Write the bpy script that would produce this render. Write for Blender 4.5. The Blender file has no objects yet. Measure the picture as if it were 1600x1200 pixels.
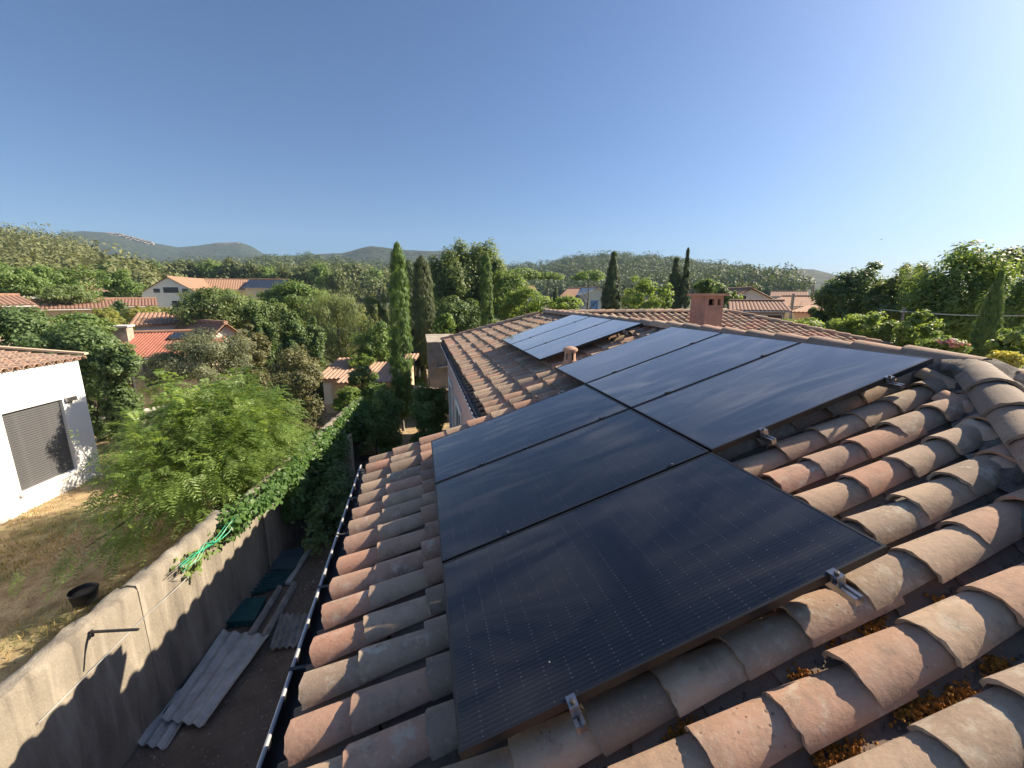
import bpy, bmesh, math, random
import numpy as np
from mathutils import Vector, Matrix
R = math.radians
scene = bpy.context.scene
COL = scene.collection

# ------------------------------------------------------------------ camera
CAM = np.array([-0.062, -4.147, 4.8]); F = 652.0; PITCH, AZ = -11.944, 77.583
cd = bpy.data.cameras.new('camera'); cam = bpy.data.objects.new('camera', cd); COL.objects.link(cam)
cam.location = CAM; cam.rotation_euler = (R(90 + PITCH), 0, R(AZ - 90))
cd.sensor_width = 36; cd.lens = F / 1600 * 36; cd.clip_start = 0.05; cd.clip_end = 9000
scene.camera = cam
# ------------------------------------------------------------------ sky and sun
SUN_EL, SUN_AZ = 33.0, 10.0        # azimuth counted from +X towards +Y
w = bpy.data.worlds.new('World'); scene.world = w; w.use_nodes = True
wn = w.node_tree; bg = wn.nodes['Background']
sky = wn.nodes.new('ShaderNodeTexSky'); sky.sky_type = 'NISHITA'; sky.sun_disc = False
sky.sun_elevation = R(SUN_EL); sky.sun_rotation = R(90 - SUN_AZ)
sky.altitude = 0; sky.air_density = 0.85; sky.dust_density = 1.5; sky.ozone_density = 9.0
wn.links.new(sky.outputs[0], bg.inputs[0]); bg.inputs[1].default_value = 0.060
sd = bpy.data.lights.new('sun', 'SUN'); sun = bpy.data.objects.new('sun', sd); COL.objects.link(sun)
sd.energy = 5.0; sd.angle = R(0.53); sd.color = (1.0, 0.86, 0.66)
sv = Vector((math.cos(R(SUN_EL)) * math.cos(R(SUN_AZ)), math.cos(R(SUN_EL)) * math.sin(R(SUN_AZ)), math.sin(R(SUN_EL))))
sun.rotation_euler = sv.to_track_quat('Z', 'Y').to_euler(); sun.location = (30, 0, 40)
scene.view_settings.view_transform = 'Standard'; scene.view_settings.look = 'None'
scene.view_settings.exposure = 1.22; scene.view_settings.gamma = 1.0; scene.view_settings.use_curve_mapping = False
scene.cycles.use_denoising = True; scene.cycles.max_bounces = 8; scene.cycles.diffuse_bounces = 6; scene.cycles.transparent_max_bounces = 8
scene.cycles.volume_bounces = 0; scene.cycles.volume_max_steps = 64

# ------------------------------------------------------------------ helpers
RW = np.array([[0.97665506, -0.21481113, 0.0], [-0.04446, -0.20213, -0.97835], [0.21016, 0.95551, -0.20696]])
q_ = Matrix.Rotation(R(AZ - 90), 3, 'Z') @ Matrix.Rotation(R(90 + PITCH), 3, 'X')
_m = np.array(q_); RW = np.stack([_m[:, 0], -_m[:, 1], -_m[:, 2]])      # world -> camera (right, down, forward)
def ray(px, py): return RW.T @ np.array([(px - 800) / F, (py - 600) / F, 1.0])
def at_z(px, py, z):
    d = ray(px, py); return CAM + d * (z - CAM[2]) / d[2]
def at_d(px, py, D):                                                     # point at horizontal distance D
    d = ray(px, py); return CAM + d * D / math.hypot(d[0], d[1])
def proj(P):
    c = (np.atleast_2d(P) - CAM) @ RW.T; z = np.where(np.abs(c[:, 2]) < 1e-6, 1e-6, c[:, 2])
    return 800 + F * c[:, 0] / z, 600 + F * c[:, 1] / z, c[:, 2]
def smooth(a, b, x):
    t = np.clip((x - a) / (b - a), 0, 1); return t * t * (3 - 2 * t)
def gz(x, y):                                                            # height of the open ground
    r = np.hypot(np.asarray(x) + 2.0, np.asarray(y) - 1.0)
    return -1.6 * smooth(12, 24, r) + 4.4 * smooth(32, 110, r) + 3.0 * smooth(110, 400, r)

class MB:
    def __init__(s): s.v = []; s.f = []
    def add(s, V, Fc):
        o = len(s.v); s.v += [tuple(map(float, p)) for p in V]; s.f += [tuple(i + o for i in f) for f in Fc]; return s
    def box(s, x0, x1, y0, y1, z0, z1, M=None):
        V = [(x, y, z) for z in (z0, z1) for y in (y0, y1) for x in (x0, x1)]
        if M is not None: V = [M @ Vector(p) for p in V]
        return s.add(V, [(0, 2, 3, 1), (4, 5, 7, 6), (0, 1, 5, 4), (2, 6, 7, 3), (0, 4, 6, 2), (1, 3, 7, 5)])
    def tube(s, pts, rad, n=8, cap=True):
        pts = [Vector(p) for p in pts]; m = len(pts)
        if not hasattr(rad, '__len__'): rad = [rad] * m
        V = []; Fc = []
        for i, p in enumerate(pts):
            t = (pts[min(i + 1, m - 1)] - pts[max(i - 1, 0)]).normalized()
            a = t.cross(Vector((0, 0, 1)) if abs(t.z) < 0.9 else Vector((1, 0, 0))).normalized(); b = t.cross(a)
            V += [p + (a * math.cos(k * 2 * math.pi / n) + b * math.sin(k * 2 * math.pi / n)) * rad[i] for k in range(n)]
        for i in range(m - 1):
            for k in range(n): Fc.append((i * n + k, i * n + (k + 1) % n, (i + 1) * n + (k + 1) % n, (i + 1) * n + k))
        if cap: Fc += [tuple(range(n)), tuple(range((m - 1) * n, m * n))[::-1]]
        return s.add(V, Fc)
    def lathe(s, c, prof, n=16):                                         # prof: (r, z)
        V = [(c[0] + r * math.cos(k * 2 * math.pi / n), c[1] + r * math.sin(k * 2 * math.pi / n), c[2] + z) for r, z in prof for k in range(n)]
        Fc = [(i * n + k, i * n + (k + 1) % n, (i + 1) * n + (k + 1) % n, (i + 1) * n + k) for i in range(len(prof) - 1) for k in range(n)]
        return s.add(V, Fc + [tuple(range((len(prof) - 1) * n, len(prof) * n))])
    def slab(s, P, t):                                                   # planar polygon P, thickness t below
        P = [Vector(p) for p in P]; n = (P[1] - P[0]).cross(P[2] - P[0]).normalized(); k = len(P)
        V = P + [p - n * t for p in P]
        return s.add(V, [tuple(range(k)), tuple(range(2 * k - 1, k - 1, -1))] + [(i, i + k, (i + 1) % k + k, (i + 1) % k) for i in range(k)])
    def mesh(s, name, smooth_angle=None):
        me = bpy.data.meshes.new(name); me.from_pydata(s.v, [], s.f); me.update()
        if smooth_angle: shade(me, smooth_angle)
        return me
def shade(me, ang):
    me.polygons.foreach_set('use_smooth', [True] * len(me.polygons)); me.set_sharp_from_angle(angle=R(ang))
def np_mesh(name, V, Fq, smoothed=False):
    V = np.asarray(V, np.float32); Fq = np.asarray(Fq, np.int32); k = Fq.shape[1]; me = bpy.data.meshes.new(name)
    me.vertices.add(len(V)); me.vertices.foreach_set('co', V.ravel())
    me.loops.add(Fq.size); me.loops.foreach_set('vertex_index', Fq.ravel())
    me.polygons.add(len(Fq)); me.polygons.foreach_set('loop_start', np.arange(0, Fq.size, k, dtype=np.int32))
    me.polygons.foreach_set('loop_total', np.full(len(Fq), k, np.int32))
    if smoothed: me.polygons.foreach_set('use_smooth', np.ones(len(Fq), bool))
    me.update(); me.validate(); return me
def tag(o, label=None, cat=None, group=None, kind=None):
    for k, v in (('label', label), ('category', cat), ('group', group), ('kind', kind)):
        if v: o[k] = v
    return o
WM = {}                                                                   # world matrix of every object made here
def root(name, loc, label, cat, group=None, M=None):
    o = bpy.data.objects.new(name, None); COL.objects.link(o); o.empty_display_size = 0.2
    m = M.copy() if M is not None else Matrix.Translation(Vector(loc)); o.matrix_world = m; WM[o.name] = m
    return tag(o, label, cat, group)
def link(name, me, mat=None, parent=None, world=None, local=False):
    """world: matrix of the mesh in the world (default identity); local: the mesh is given in the parent's frame"""
    o = bpy.data.objects.new(name, me); COL.objects.link(o)
    if mat is not None and not me.materials: me.materials.append(mat)
    m = world if world is not None else Matrix.Identity(4)
    if parent is not None:
        o.parent = parent; pm = WM[parent.name]
        if local: o.matrix_basis = m; WM[o.name] = pm @ m
        else: o.matrix_basis = pm.inverted() @ m; WM[o.name] = m
    else: o.matrix_basis = m; WM[o.name] = m
    return o
def solo(name, me, mat, loc, label, cat, group=None):                     # a thing that is one mesh; mesh given in world coordinates
    me.transform(Matrix.Translation(-Vector(loc)))
    return tag(link(name, me, mat, None, Matrix.Translation(Vector(loc))), label, cat, group)

# ------------------------------------------------------------------ materials
class NT:
    def __init__(s, name):
        s.m = bpy.data.materials.new(name); s.m.use_nodes = True; s.t = s.m.node_tree; s.b = s.t.nodes['Principled BSDF']; s.out = s.t.nodes['Material Output']
    def n(s, typ, props=None, **ins):
        nd = s.t.nodes.new(typ)
        for k, v in (props or {}).items(): setattr(nd, k, v)
        for k, v in ins.items():
            k = k.replace('_', ' ') if not k.startswith('i') or not k[1:].isdigit() else int(k[1:])
            s.set(nd.inputs[k], v)
        return nd
    def set(s, inp, v):
        if hasattr(v, 'links') or isinstance(v, bpy.types.NodeSocket): s.t.links.new(v, inp)
        elif isinstance(v, (tuple, list)) and len(v) == 3 and inp.type == 'RGBA': inp.default_value = (*v, 1)
        else: inp.default_value = v
    def coords(s, kind='Object'): return s.n('ShaderNodeTexCoord').outputs[kind]
    def noise(s, vec, scale, detail=4, rough=0.55, dist=0.0): return s.n('ShaderNodeTexNoise', None, Vector=vec, Scale=scale, Detail=detail, Roughness=rough, Distortion=dist).outputs['Fac']
    def ramp(s, fac, stops, interp='LINEAR'):
        nd = s.n('ShaderNodeValToRGB', None, Fac=fac); cr = nd.color_ramp; cr.interpolation = interp
        while len(cr.elements) < len(stops): cr.elements.new(0.5)
        for e, (p, c) in zip(cr.elements, stops): e.position = p; e.color = (*c, 1) if hasattr(c, '__len__') else (c, c, c, 1)
        return nd.outputs[0]
    def step(s, fac, a, b): return s.n('ShaderNodeMapRange', None, Value=fac, From_Min=a, From_Max=b).outputs[0]
    def mix(s, fac, a, b, mode='MIX'):
        nd = s.n('ShaderNodeMix', {'data_type': 'RGBA', 'blend_type': mode}); s.set(nd.inputs[0], fac); s.set(nd.inputs[6], a); s.set(nd.inputs[7], b); return nd.outputs[2]
    def math(s, op, a, b=0.0):
        nd = s.n('ShaderNodeMath', {'operation': op}); s.set(nd.inputs[0], a); s.set(nd.inputs[1], b); return nd.outputs[0]
    def bump(s, h, strength=0.3, dist=0.01): s.set(s.b.inputs['Normal'], s.n('ShaderNodeBump', None, Height=h, Strength=strength, Distance=dist).outputs[0])
    def fin(s, color=None, rough=None, metal=None):
        if color is not None: s.set(s.b.inputs['Base Color'], color)
        if rough is not None: s.set(s.b.inputs['Roughness'], rough)
        if metal is not None: s.set(s.b.inputs['Metallic'], metal)
        return s.m
def plain(name, c, rough=0.7, metal=0.0, var=0.12, scale=6.0, bump=0.0):
    t = NT(name); v = t.coords(); f = t.noise(v, scale, 5)
    lo = tuple(x * (1 - var) for x in c); hi = tuple(min(1, x * (1 + var)) for x in c)
    if bump: t.bump(t.noise(v, scale * 8, 4), bump, 0.01)
    return t.fin(t.ramp(f, [(0.3, lo), (0.7, hi)]), rough, metal)
def clay(name, island, dull=0.0, tone=(.16, .125, .10)):
    t = NT(name); v = t.coords()
    rnd = t.n('ShaderNodeNewGeometry').outputs['Random Per Island'] if island else t.n('ShaderNodeObjectInfo').outputs['Random']
    off = t.n('ShaderNodeVectorMath', {'operation': 'SCALE'}, i0=(31.7, 17.3, 5.1), Scale=rnd).outputs[0] if not island else (0, 0, 0)
    vv = t.n('ShaderNodeVectorMath', {'operation': 'ADD'}, i0=v, i1=off).outputs[0]
    base = t.ramp(rnd, [(0.0, (.37, .25, .175)), (.12, (.44, .265, .195)), (.24, (.29, .22, .17)), (.38, (.48, .355, .255)), (.50, (.35, .26, .195)),
                        (.62, (.45, .245, .17)), (.74, (.40, .305, .225)), (.86, (.24, .185, .145)), (1.0, (.43, .32, .23))])
    r2 = t.math('FRACT', t.math('MULTIPLY', rnd, 7.31))
    n1 = t.noise(vv, 7, 5, .6); base = t.mix(t.math('MULTIPLY', t.step(n1, .48, .74), .65), base, (.20, .155, .115))
    n0 = t.noise(vv, 3.2, 4, .6, .8); base = t.mix(t.math('MULTIPLY', t.step(n0, .54, .72), .45), base, (.15, .125, .10))
    n2 = t.noise(vv, 13, 6, .65); base = t.mix(t.math('MULTIPLY', t.step(n2, .52, .66), t.math('MULTIPLY', t.step(r2, .25, .9), .75)), base, (.50, .46, .38))
    n3 = t.noise(vv, 70, 3, .6); base = t.mix(t.math('MULTIPLY', t.step(n3, .56, .70), .4), base, (.50, .39, .29))
    sp = t.n('ShaderNodeTexVoronoi', None, Vector=vv, Scale=38.0).outputs['Distance']; spm = t.noise(vv, 9, 2)
    dots = t.math('MULTIPLY', t.step(sp, t.math('MULTIPLY', spm, .40), t.math('MULTIPLY', spm, .22)), t.step(t.noise(vv, 6, 3), .52, .62)); base = t.mix(t.math('MULTIPLY', dots, .7), base, (.075, .062, .052))
    n4 = t.noise(vv, 28, 5, .7); base = t.mix(t.math('MULTIPLY', t.step(n4, .6, .72), .35), base, (.12, .10, .085))
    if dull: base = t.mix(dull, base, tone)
    base = t.mix(1.0, base, (1.13, 1.08, 1.02) if not dull else (1, 1, 1), 'MULTIPLY')
    h = t.math('ADD', t.noise(vv, 45, 5, .65), t.math('MULTIPLY', dots, -.6)); t.bump(h, .34, .006)
    return t.fin(base, 0.92)
LEAF_GAIN = 1.6
def leafmat(name, c1, c2, trans=0.35, rough=0.55, scale=0.8):
    if not name.endswith(('blossom', 'grass')):                           # foliage brightness lifted through the leaf colour, slightly greyed
        c1, c2 = (tuple(min(.40, LEAF_GAIN * (.86 * x + .14 * sum(c) / 3)) for x in c) for c in (c1, c2))
    t = NT(name); rnd = t.n('ShaderNodeNewGeometry').outputs['Random Per Island']
    n = t.noise(t.coords(), scale, 3); f = t.math('ADD', t.math('MULTIPLY', rnd, .55), t.math('MULTIPLY', t.step(n, .3, .7), .45))
    c = t.ramp(f, [(0.1, c1), (0.9, c2)]); t.fin(c, rough); t.b.inputs['Specular IOR Level'].default_value = 0.5
    tr = t.n('ShaderNodeBsdfTranslucent', None, Color=t.mix(0.5, c, tuple(min(1, x * k) for x, k in zip(c2, (1.9, 1.7, .7)))))
    mx = t.n('ShaderNodeMixShader', None, Fac=trans); t.t.links.new(t.b.outputs[0], mx.inputs[1]); t.t.links.new(tr.outputs[0], mx.inputs[2])
    t.t.links.new(mx.outputs[0], t.out.inputs[0]); return t.m
def glassy_panel(name, streak, ior, sheen_lift):
    t = NT(name); v = t.coords(); sx = t.n('ShaderNodeSeparateXYZ', None, Vector=v)
    X, Y = sx.outputs[0], sx.outputs[1]
    tri = lambda c, p: t.math('ABSOLUTE', t.math('SUBTRACT', t.math('FRACT', t.math('DIVIDE', c, p)), .5))
    fy = t.step(tri(Y, .0175), .30, .42); fx = t.step(tri(X, .0861), .455, .475)
    rowm = t.noise(t.n('ShaderNodeVectorMath', {'operation': 'MULTIPLY'}, i0=v, i1=(1, 12, 1)).outputs[0], 3.0, 2)
    base = t.mix(t.math('MULTIPLY', fy, .8), (.004, .005, .009), (.011, .0145, .022))
    base = t.mix(t.math('MULTIPLY', fx, t.math('MULTIPLY', fy, t.step(rowm, .4, .6))), base, (.052, .058, .068))
    gap = t.step(tri(X, .861), .493, .497); base = t.mix(gap, base, (.004, .004, .006))
    off = t.n('ShaderNodeVectorMath', {'operation': 'SCALE'}, i0=(13.7, 29.3, 0), Scale=t.n('ShaderNodeObjectInfo').outputs['Random']).outputs[0]
    vv = t.n('ShaderNodeVectorMath', {'operation': 'ADD'}, i0=v, i1=off).outputs[0]
    st = t.n('ShaderNodeMapping', None, Vector=vv, Rotation=(0, 0, R(24)), Scale=(.55, 2.2, 1)).outputs[0]
    sm = t.noise(st, 1.7, 5, .55, 1.4); sm2 = t.noise(vv, 1.1, 3, .5, .6)
    dust = t.math('MULTIPLY', t.step(sm, .40, .66), t.step(sm2, .30, .62))
    base = t.mix(t.math('ADD', t.math('MULTIPLY', dust, .15 * streak), .004), base, (.22, .21, .20))
    sp = t.n('ShaderNodeTexVoronoi', None, Vector=vv, Scale=5.0).outputs['Distance']; base = t.mix(t.step(sp, .022, .012), base, (.4, .38, .36))
    rough = t.math('ADD', t.math('MULTIPLY', dust, .14 * streak), .07)
    t.b.inputs['IOR'].default_value = ior; t.b.inputs['Coat Weight'].default_value = 1.0; t.b.inputs['Coat IOR'].default_value = 1.5; t.b.inputs['Coat Roughness'].default_value = .05; t.b.inputs['Sheen Weight'].default_value = .0; t.set(t.b.inputs['Sheen Weight'], t.math('ADD', t.math('MULTIPLY', dust, .26 * streak), sheen_lift)); t.b.inputs['Sheen Roughness'].default_value = .35; t.b.inputs['Sheen Tint'].default_value = (.85, .9, 1, 1)
    return t.fin(base, rough)
M = {}
M['clay'] = clay('clay_tile', False); M['clay_stuff'] = clay('clay_tile_field', True)
M['clay_pale'] = clay('pale_clay', False, .5, (.55, .36, .255)); M['clay_pale_stuff'] = clay('pale_clay_field', True, .5, (.55, .36, .255))
M['channel'] = clay('channel_clay', False, .62, (.10, .082, .068)); M['channel_stuff'] = clay('channel_clay_field', True, .62, (.10, .082, .068)); M['hip_clay'] = clay('hip_clay', False, .25)  # darker channel colour deepens the shaded gaps between tile rows
M['glass'] = glassy_panel('panel_glass', .55, 1.22, .008); M['glass_clean'] = glassy_panel('panel_glass_clean', .25, 1.6, .10); M['glass_streaky'] = glassy_panel('panel_glass_streaky', .85, 1.6, .06)  # same glass; IOR and sheen raised in the last copies to brighten reflections
M['black_metal'] = plain('black_anodised', (.010, .010, .012), .42, 0)
M['alu'] = plain('aluminium', (.38, .38, .39), .30, .95, .08, 20)
M['steel'] = plain('dark_steel', (.10, .09, .085), .55, .7, .2, 20)
M['deck'] = plain('roof_underlay', (.075, .06, .052), .95, 0, .4, 12, .5)
M['mortar'] = plain('mortar', (.155, .135, .115), .97, 0, .6, 16, 1.0)
M['gutter'] = plain('gutter_metal', (.012, .012, .014), .5, .2, .3, 9)
M['gutter_lip'] = plain('gutter_lip_zinc', (.46, .46, .47), .45, .3, .2, 9)
M['pink'] = plain('pink_render', (.60, .40, .36), .9, 0, .10, 7, .3)
M['pinkdark'] = plain('chimney_render', (.34, .205, .165), .9, 0, .16, 9, .4)
M['white_trim'] = plain('white_trim', (.72, .70, .66), .8, 0, .06)
M['darkglass'] = plain('window_glass', (.03, .035, .04), .08)
M['terracotta'] = plain('terracotta', (.44, .27, .19), .85, 0, .2, 14, .3)
M['orange_clay'] = clay('far_roof_clay', True)
M['cream'] = plain('cream_render', (.62, .50, .34), .9, 0, .08)
M['offwhite'] = plain('offwhite_render', (.66, .63, .58), .9, 0, .06)
M['grey_render'] = plain('grey_render', (.25, .225, .20), .92, 0, .22, 4, .3)
M['bark'] = plain('bark', (.13, .105, .085), .95, 0, .35, 12, .8)
M['greybark'] = plain('grey_bark', (.27, .24, .21), .95, 0, .35, 12, .8)
M['moss'] = plain('orange_moss', (.50, .215, .03), 1.0, 0, .75, 70, 1.0)
M['blackplastic'] = plain('black_plastic', (.012, .013, .016), .45)
M['teal'] = plain('teal_plastic', (.012, .075, .085), .5, 0, .2)
M['tealgrey'] = plain('bluegrey_plastic', (.06, .10, .13), .45, 0, .2)
M['greenhose'] = plain('green_hose', (.02, .36, .20), .4)
M['fibre'] = plain('fibre_cement', (.38, .39, .385), .9, 0, .25, 7, .3)
M['fibre_old'] = plain('old_fibre_cement', (.26, .245, .22), .95, 0, .35, 9, .5)
M['stone'] = plain('stone', (.36, .31, .25), .95, 0, .4, 3, .8)
M['blue'] = plain('blue_shutter', (.13, .25, .48), .6)
M['pv_far'] = plain('far_panel', (.02, .024, .035), .2)
M['brown'] = plain('brown_wood', (.16, .075, .045), .7)
M['redtile'] = plain('red_tile', (.33, .12, .08), .8, 0, .25, 8)
M['roofbrown'] = plain('brown_tile', (.24, .13, .09), .9, 0, .25, 8)
M['rooftan'] = plain('tan_tile', (.34, .195, .125), .9, 0, .25, 8)
M['brown_leaf'] = clay('fallen_leaf', True, .45, (.20, .13, .06))
M['carpaint'] = plain('car_paint', (.008, .010, .016), .15)

def white_wall():
    t = NT('white_render'); v = t.coords(); sep = t.n('ShaderNodeSeparateXYZ', None, Vector=v)
    c = t.mix(t.math('MULTIPLY', t.step(t.noise(v, 2.2, 5), .5, .8), .35), (.80, .79, .77), (.70, .68, .64))
    base = t.math('MULTIPLY', t.step(t.math('ADD', sep.outputs[2], t.math('MULTIPLY', t.noise(v, 5, 4), .3)), .30, .10), .5)   # splashed dirt along the footing
    c = t.mix(base, c, (.45, .37, .28)); t.bump(t.noise(v, 60, 4), .2, .004); return t.fin(c, .9)
M['white'] = white_wall()
def concrete():
    t = NT('stained_concrete'); v = t.coords()
    st = t.n('ShaderNodeMapping', None, Vector=v, Scale=(1.6, 1.6, .22)).outputs[0]
    a = t.noise(v, 1.4, 6, .6); b = t.noise(st, 3.2, 4, .6, .3); c = t.noise(v, 22, 4, .6)
    col = t.ramp(a, [(.3, (.20, .172, .135)), (.7, (.30, .262, .205))])
    col = t.mix(t.math('MULTIPLY', t.step(b, .50, .64), .75), col, (.135, .115, .095)); col = t.mix(t.math('MULTIPLY', t.step(b, .44, .30), .6), col, (.43, .38, .31))
    col = t.mix(t.math('MULTIPLY', t.step(c, .58, .75), .4), col, (.22, .20, .17))
    c2 = t.noise(v, 55, 4, .7); col = t.mix(t.math('MULTIPLY', t.step(c2, .55, .7), .35), col, (.46, .41, .33)); t.bump(t.math('ADD', c, t.math('ADD', c2, t.noise(v, 5, 3))), .6, .015); return t.fin(col, .93)
M['concrete'] = concrete()
def soil():
    t = NT('dark_soil'); v = t.coords(); a = t.noise(v, 2.2, 6, .6); b = t.noise(v, 30, 4, .7)
    c = t.ramp(a, [(.3, (.12, .09, .065)), (.7, (.23, .18, .135))]); c = t.mix(t.step(b, .58, .7), c, (.24, .20, .165))
    t.bump(t.math('ADD', b, a), .8, .04); return t.fin(c, 1.0)
M['soil'] = soil()
def terrain_mat():
    t = NT('dry_ground'); v = t.coords(); a = t.noise(v, .55, 6, .62); b = t.noise(v, 3.4, 6, .65); c = t.noise(v, 24, 4, .7); d = t.noise(v, .02, 5)
    col = t.ramp(b, [(.25, (.23, .155, .085)), (.45, (.37, .26, .14)), (.6, (.50, .38, .21)), (.78, (.60, .48, .29))])
    col = t.mix(t.math('MULTIPLY', t.step(a, .50, .62), .75), col, t.ramp(b, [(.3, (.075, .085, .025)), (.7, (.20, .20, .07))]))
    col = t.mix(t.math('MULTIPLY', t.step(c, .56, .7), .4), col, (.11, .08, .05))
    far = t.ramp(d, [(.35, (.055, .075, .025)), (.6, (.11, .12, .045)), (.75, (.24, .19, .10))])
    ln = t.n('ShaderNodeVectorMath', {'operation': 'LENGTH'}, i0=v).outputs['Value']; col = t.mix(t.step(ln, 22, 45), col, far)
    t.bump(t.math('ADD', c, b), .7, .05); return t.fin(col, 1.0)
M['terrain'] = terrain_mat()
def hill_mat(name, lo, hi, scale, rock=None):
    t = NT(name); v = t.coords(); a = t.noise(v, scale, 6, .65); vo = t.n('ShaderNodeTexVoronoi', None, Vector=v, Scale=scale * 3.2).outputs['Distance']
    col = t.ramp(a, [(.3, lo), (.7, hi)]); col = t.mix(t.step(vo, .25, .6), col, tuple(x * .6 for x in lo))
    if rock: col = t.mix(t.step(t.noise(v, scale * .35, 6, .7), .62, .68), col, rock)
    t.bump(t.math('SUBTRACT', a, vo), 1.0, 2.5 / scale * .02); return t.fin(col, 1.0)
M['hill_near'] = hill_mat('pine_slope', (.03, .036, .016), (.07, .07, .03), .12)
M['hill_right'] = hill_mat('wooded_slope', (.018, .030, .014), (.04, .052, .022), .09)
M['mountain'] = hill_mat('mountain_scrub', (.018, .032, .016), (.050, .066, .034), .035)
M['cliff'] = plain('cliff_rock', (.30, .245, .20), 1.0, 0, .3, .05, .8)
LM = dict(
    dark=leafmat('leaf_dark', (0.034, 0.070, 0.020), (0.107, 0.166, 0.043), 0.32), oak=leafmat('leaf_oak', (0.052, 0.086, 0.024), (0.147, 0.198, 0.052), 0.38),
    mid=leafmat('leaf_mid', (0.051, 0.095, 0.020), (0.151, 0.229, 0.052), 0.43), light=leafmat('leaf_light', (0.060, 0.110, 0.018), (0.170, 0.250, 0.050), 0.50),
    lime=leafmat('leaf_lime', (0.130, 0.170, 0.020), (0.320, 0.360, 0.060), 0.50), olive=leafmat('leaf_olive', (0.068, 0.083, 0.042), (0.176, 0.193, 0.101), 0.30),
    weep=leafmat('leaf_pepper', (0.072, 0.101, 0.034), (0.195, 0.234, 0.081), 0.40), pine=leafmat('needle_pine', (0.036, 0.055, 0.017), (0.114, 0.138, 0.038), 0.25, .6, .25),
    pinefar=leafmat('needle_pine_slope', (.075, .086, .028), (0.138, 0.149, 0.044), 0.22, .7, .06), pineright=leafmat('needle_far_slope', (.036, .056, .024), (0.080, 0.110, 0.041), 0.22, .7, .05),
    cyp=leafmat('needle_cypress', (0.033, 0.081, 0.017), (0.122, 0.203, 0.033), 0.28, .6, 1.5), cypdark=leafmat('needle_dark_cypress', (0.023, 0.046, 0.014), (0.078, 0.111, 0.035), 0.22, .6, 1.2),
    cypold=leafmat('needle_old_cypress', (.028, .045, .016), (.105, .135, .045), 0.22, .7, 1.0), brown=leafmat('leaf_brownish', (.055, .058, .024), (.165, .165, .065), 0.35),
    feather=leafmat('leaf_feathery', (0.055, 0.105, 0.016), (0.175, 0.255, 0.052), .46, .5, 1.2), creeper=leafmat('leaf_creeper', (0.025, 0.069, 0.014), (0.099, 0.191, 0.037), 0.45, .45, 1.5),
    hedge=leafmat('leaf_laurel', (0.049, 0.097, 0.020), (0.166, 0.248, 0.053), 0.40, .35, 1.5), pinkfl=leafmat('oleander_blossom', (0.600, 0.200, 0.240), (0.780, 0.420, 0.440), .3), yellow=leafmat('yellow_blossom', (0.620, 0.500, 0.050), (0.800, 0.700, 0.140), .3),
    grass=leafmat('dry_grass', (0.260, 0.170, 0.070), (0.550, 0.420, 0.200), .3), greengrass=leafmat('green_grass', (0.060, 0.085, 0.020), (0.200, 0.210, 0.060), .3))

# ------------------------------------------------------------------ foliage builders
def unit(rng, n):
    v = rng.normal(size=(n, 3)); return v / np.linalg.norm(v, axis=1, keepdims=True)
def cards(rng, C, N, L, W, T=None):
    """leaf-shaped quads at C facing N; T: wished direction of the leaf axis"""
    n = len(C); N = N / (np.linalg.norm(N, axis=1, keepdims=True) + 1e-9); T = unit(rng, n) if T is None else T
    T = T - N * (T * N).sum(1, keepdims=True); T /= (np.linalg.norm(T, axis=1, keepdims=True) + 1e-9); B = np.cross(N, T)
    L = np.broadcast_to(np.asarray(L, float), (n,))[:, None] / 2; W = np.broadcast_to(np.asarray(W, float), (n,))[:, None] / 2
    V = np.stack([C - T * L, C + B * W - T * L * .15, C + T * L, C - B * W - T * L * .15], 1).reshape(-1, 3)
    return V
def quads(V): return np.arange(len(V)).reshape(-1, 4)
def crown_pts(rng, c, rad, nclump, nleaf, lump=.3, rc=.34, low=-.75):
    c = np.asarray(c); rad = np.asarray(rad); d = unit(rng, nclump); d[:, 2] = np.where(d[:, 2] < low, -d[:, 2], d[:, 2])
    ph = rng.uniform(0, 6.28, 6); s = 1 + lump * (np.sin(2 * d[:, 0] * 3 + ph[0]) * np.sin(3 * d[:, 1] * 2 + ph[1]) + .6 * np.sin(5 * d[:, 2] + ph[2] + 3 * d[:, 0]))
    rr = rng.uniform(.35, 1, nclump) ** .45 * s * .82; cc = d * rr[:, None]
    r_c = rc * rng.uniform(.55, 1.25, nclump)
    u = unit(rng, nclump * nleaf); k = np.repeat(np.arange(nclump), nleaf)
    P = cc[k] + u * (r_c[k] * (.45 + .55 * rng.uniform(0, 1, len(k))))[:, None] * np.array([1, 1, .8])
    Nn = .55 * u + .55 * unit(rng, len(k)) + .35 * cc[k] + np.array([0, 0, .35])
    return c + P * rad, Nn, k
def px_box(px, y0, y1, wpx, D):
    ct = at_d(px, (y0 + y1) / 2, D); _, _, dep = proj(ct); m = dep[0] / F
    rz = abs(at_d(px, y0, D)[2] - at_d(px, y1, D)[2]) / 2; return ct, wpx * m / 2, rz, dep[0]
def trunk_mesh(base, top, r, rng, limbs=5, spread=1.0):
    mb = MB(); base = Vector(base); top = Vector(top); h = (top - base).length
    pts = [base.lerp(top, t) + Vector((rng.normal() * .02 * h, rng.normal() * .02 * h, 0)) * (0 if t == 0 else 1) for t in (0, .3, .6, 1)]
    mb.tube(pts, [r, r * .75, r * .55, r * .2], 7)
    for i in range(limbs):
        a = rng.uniform(0, 6.28); s = pts[1].lerp(pts[2], rng.uniform(0, 1)); e = s + Vector((math.cos(a), math.sin(a), rng.uniform(.5, 1.1))) * spread * rng.uniform(.5, .9)
        mid = s.lerp(e, .5) + Vector((0, 0, .08 * spread)); mb.tube([s, mid, e], [r * .4, r * .28, r * .1], 5)
    return mb.mesh('trunk', 60)
SEED = [100]
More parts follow.
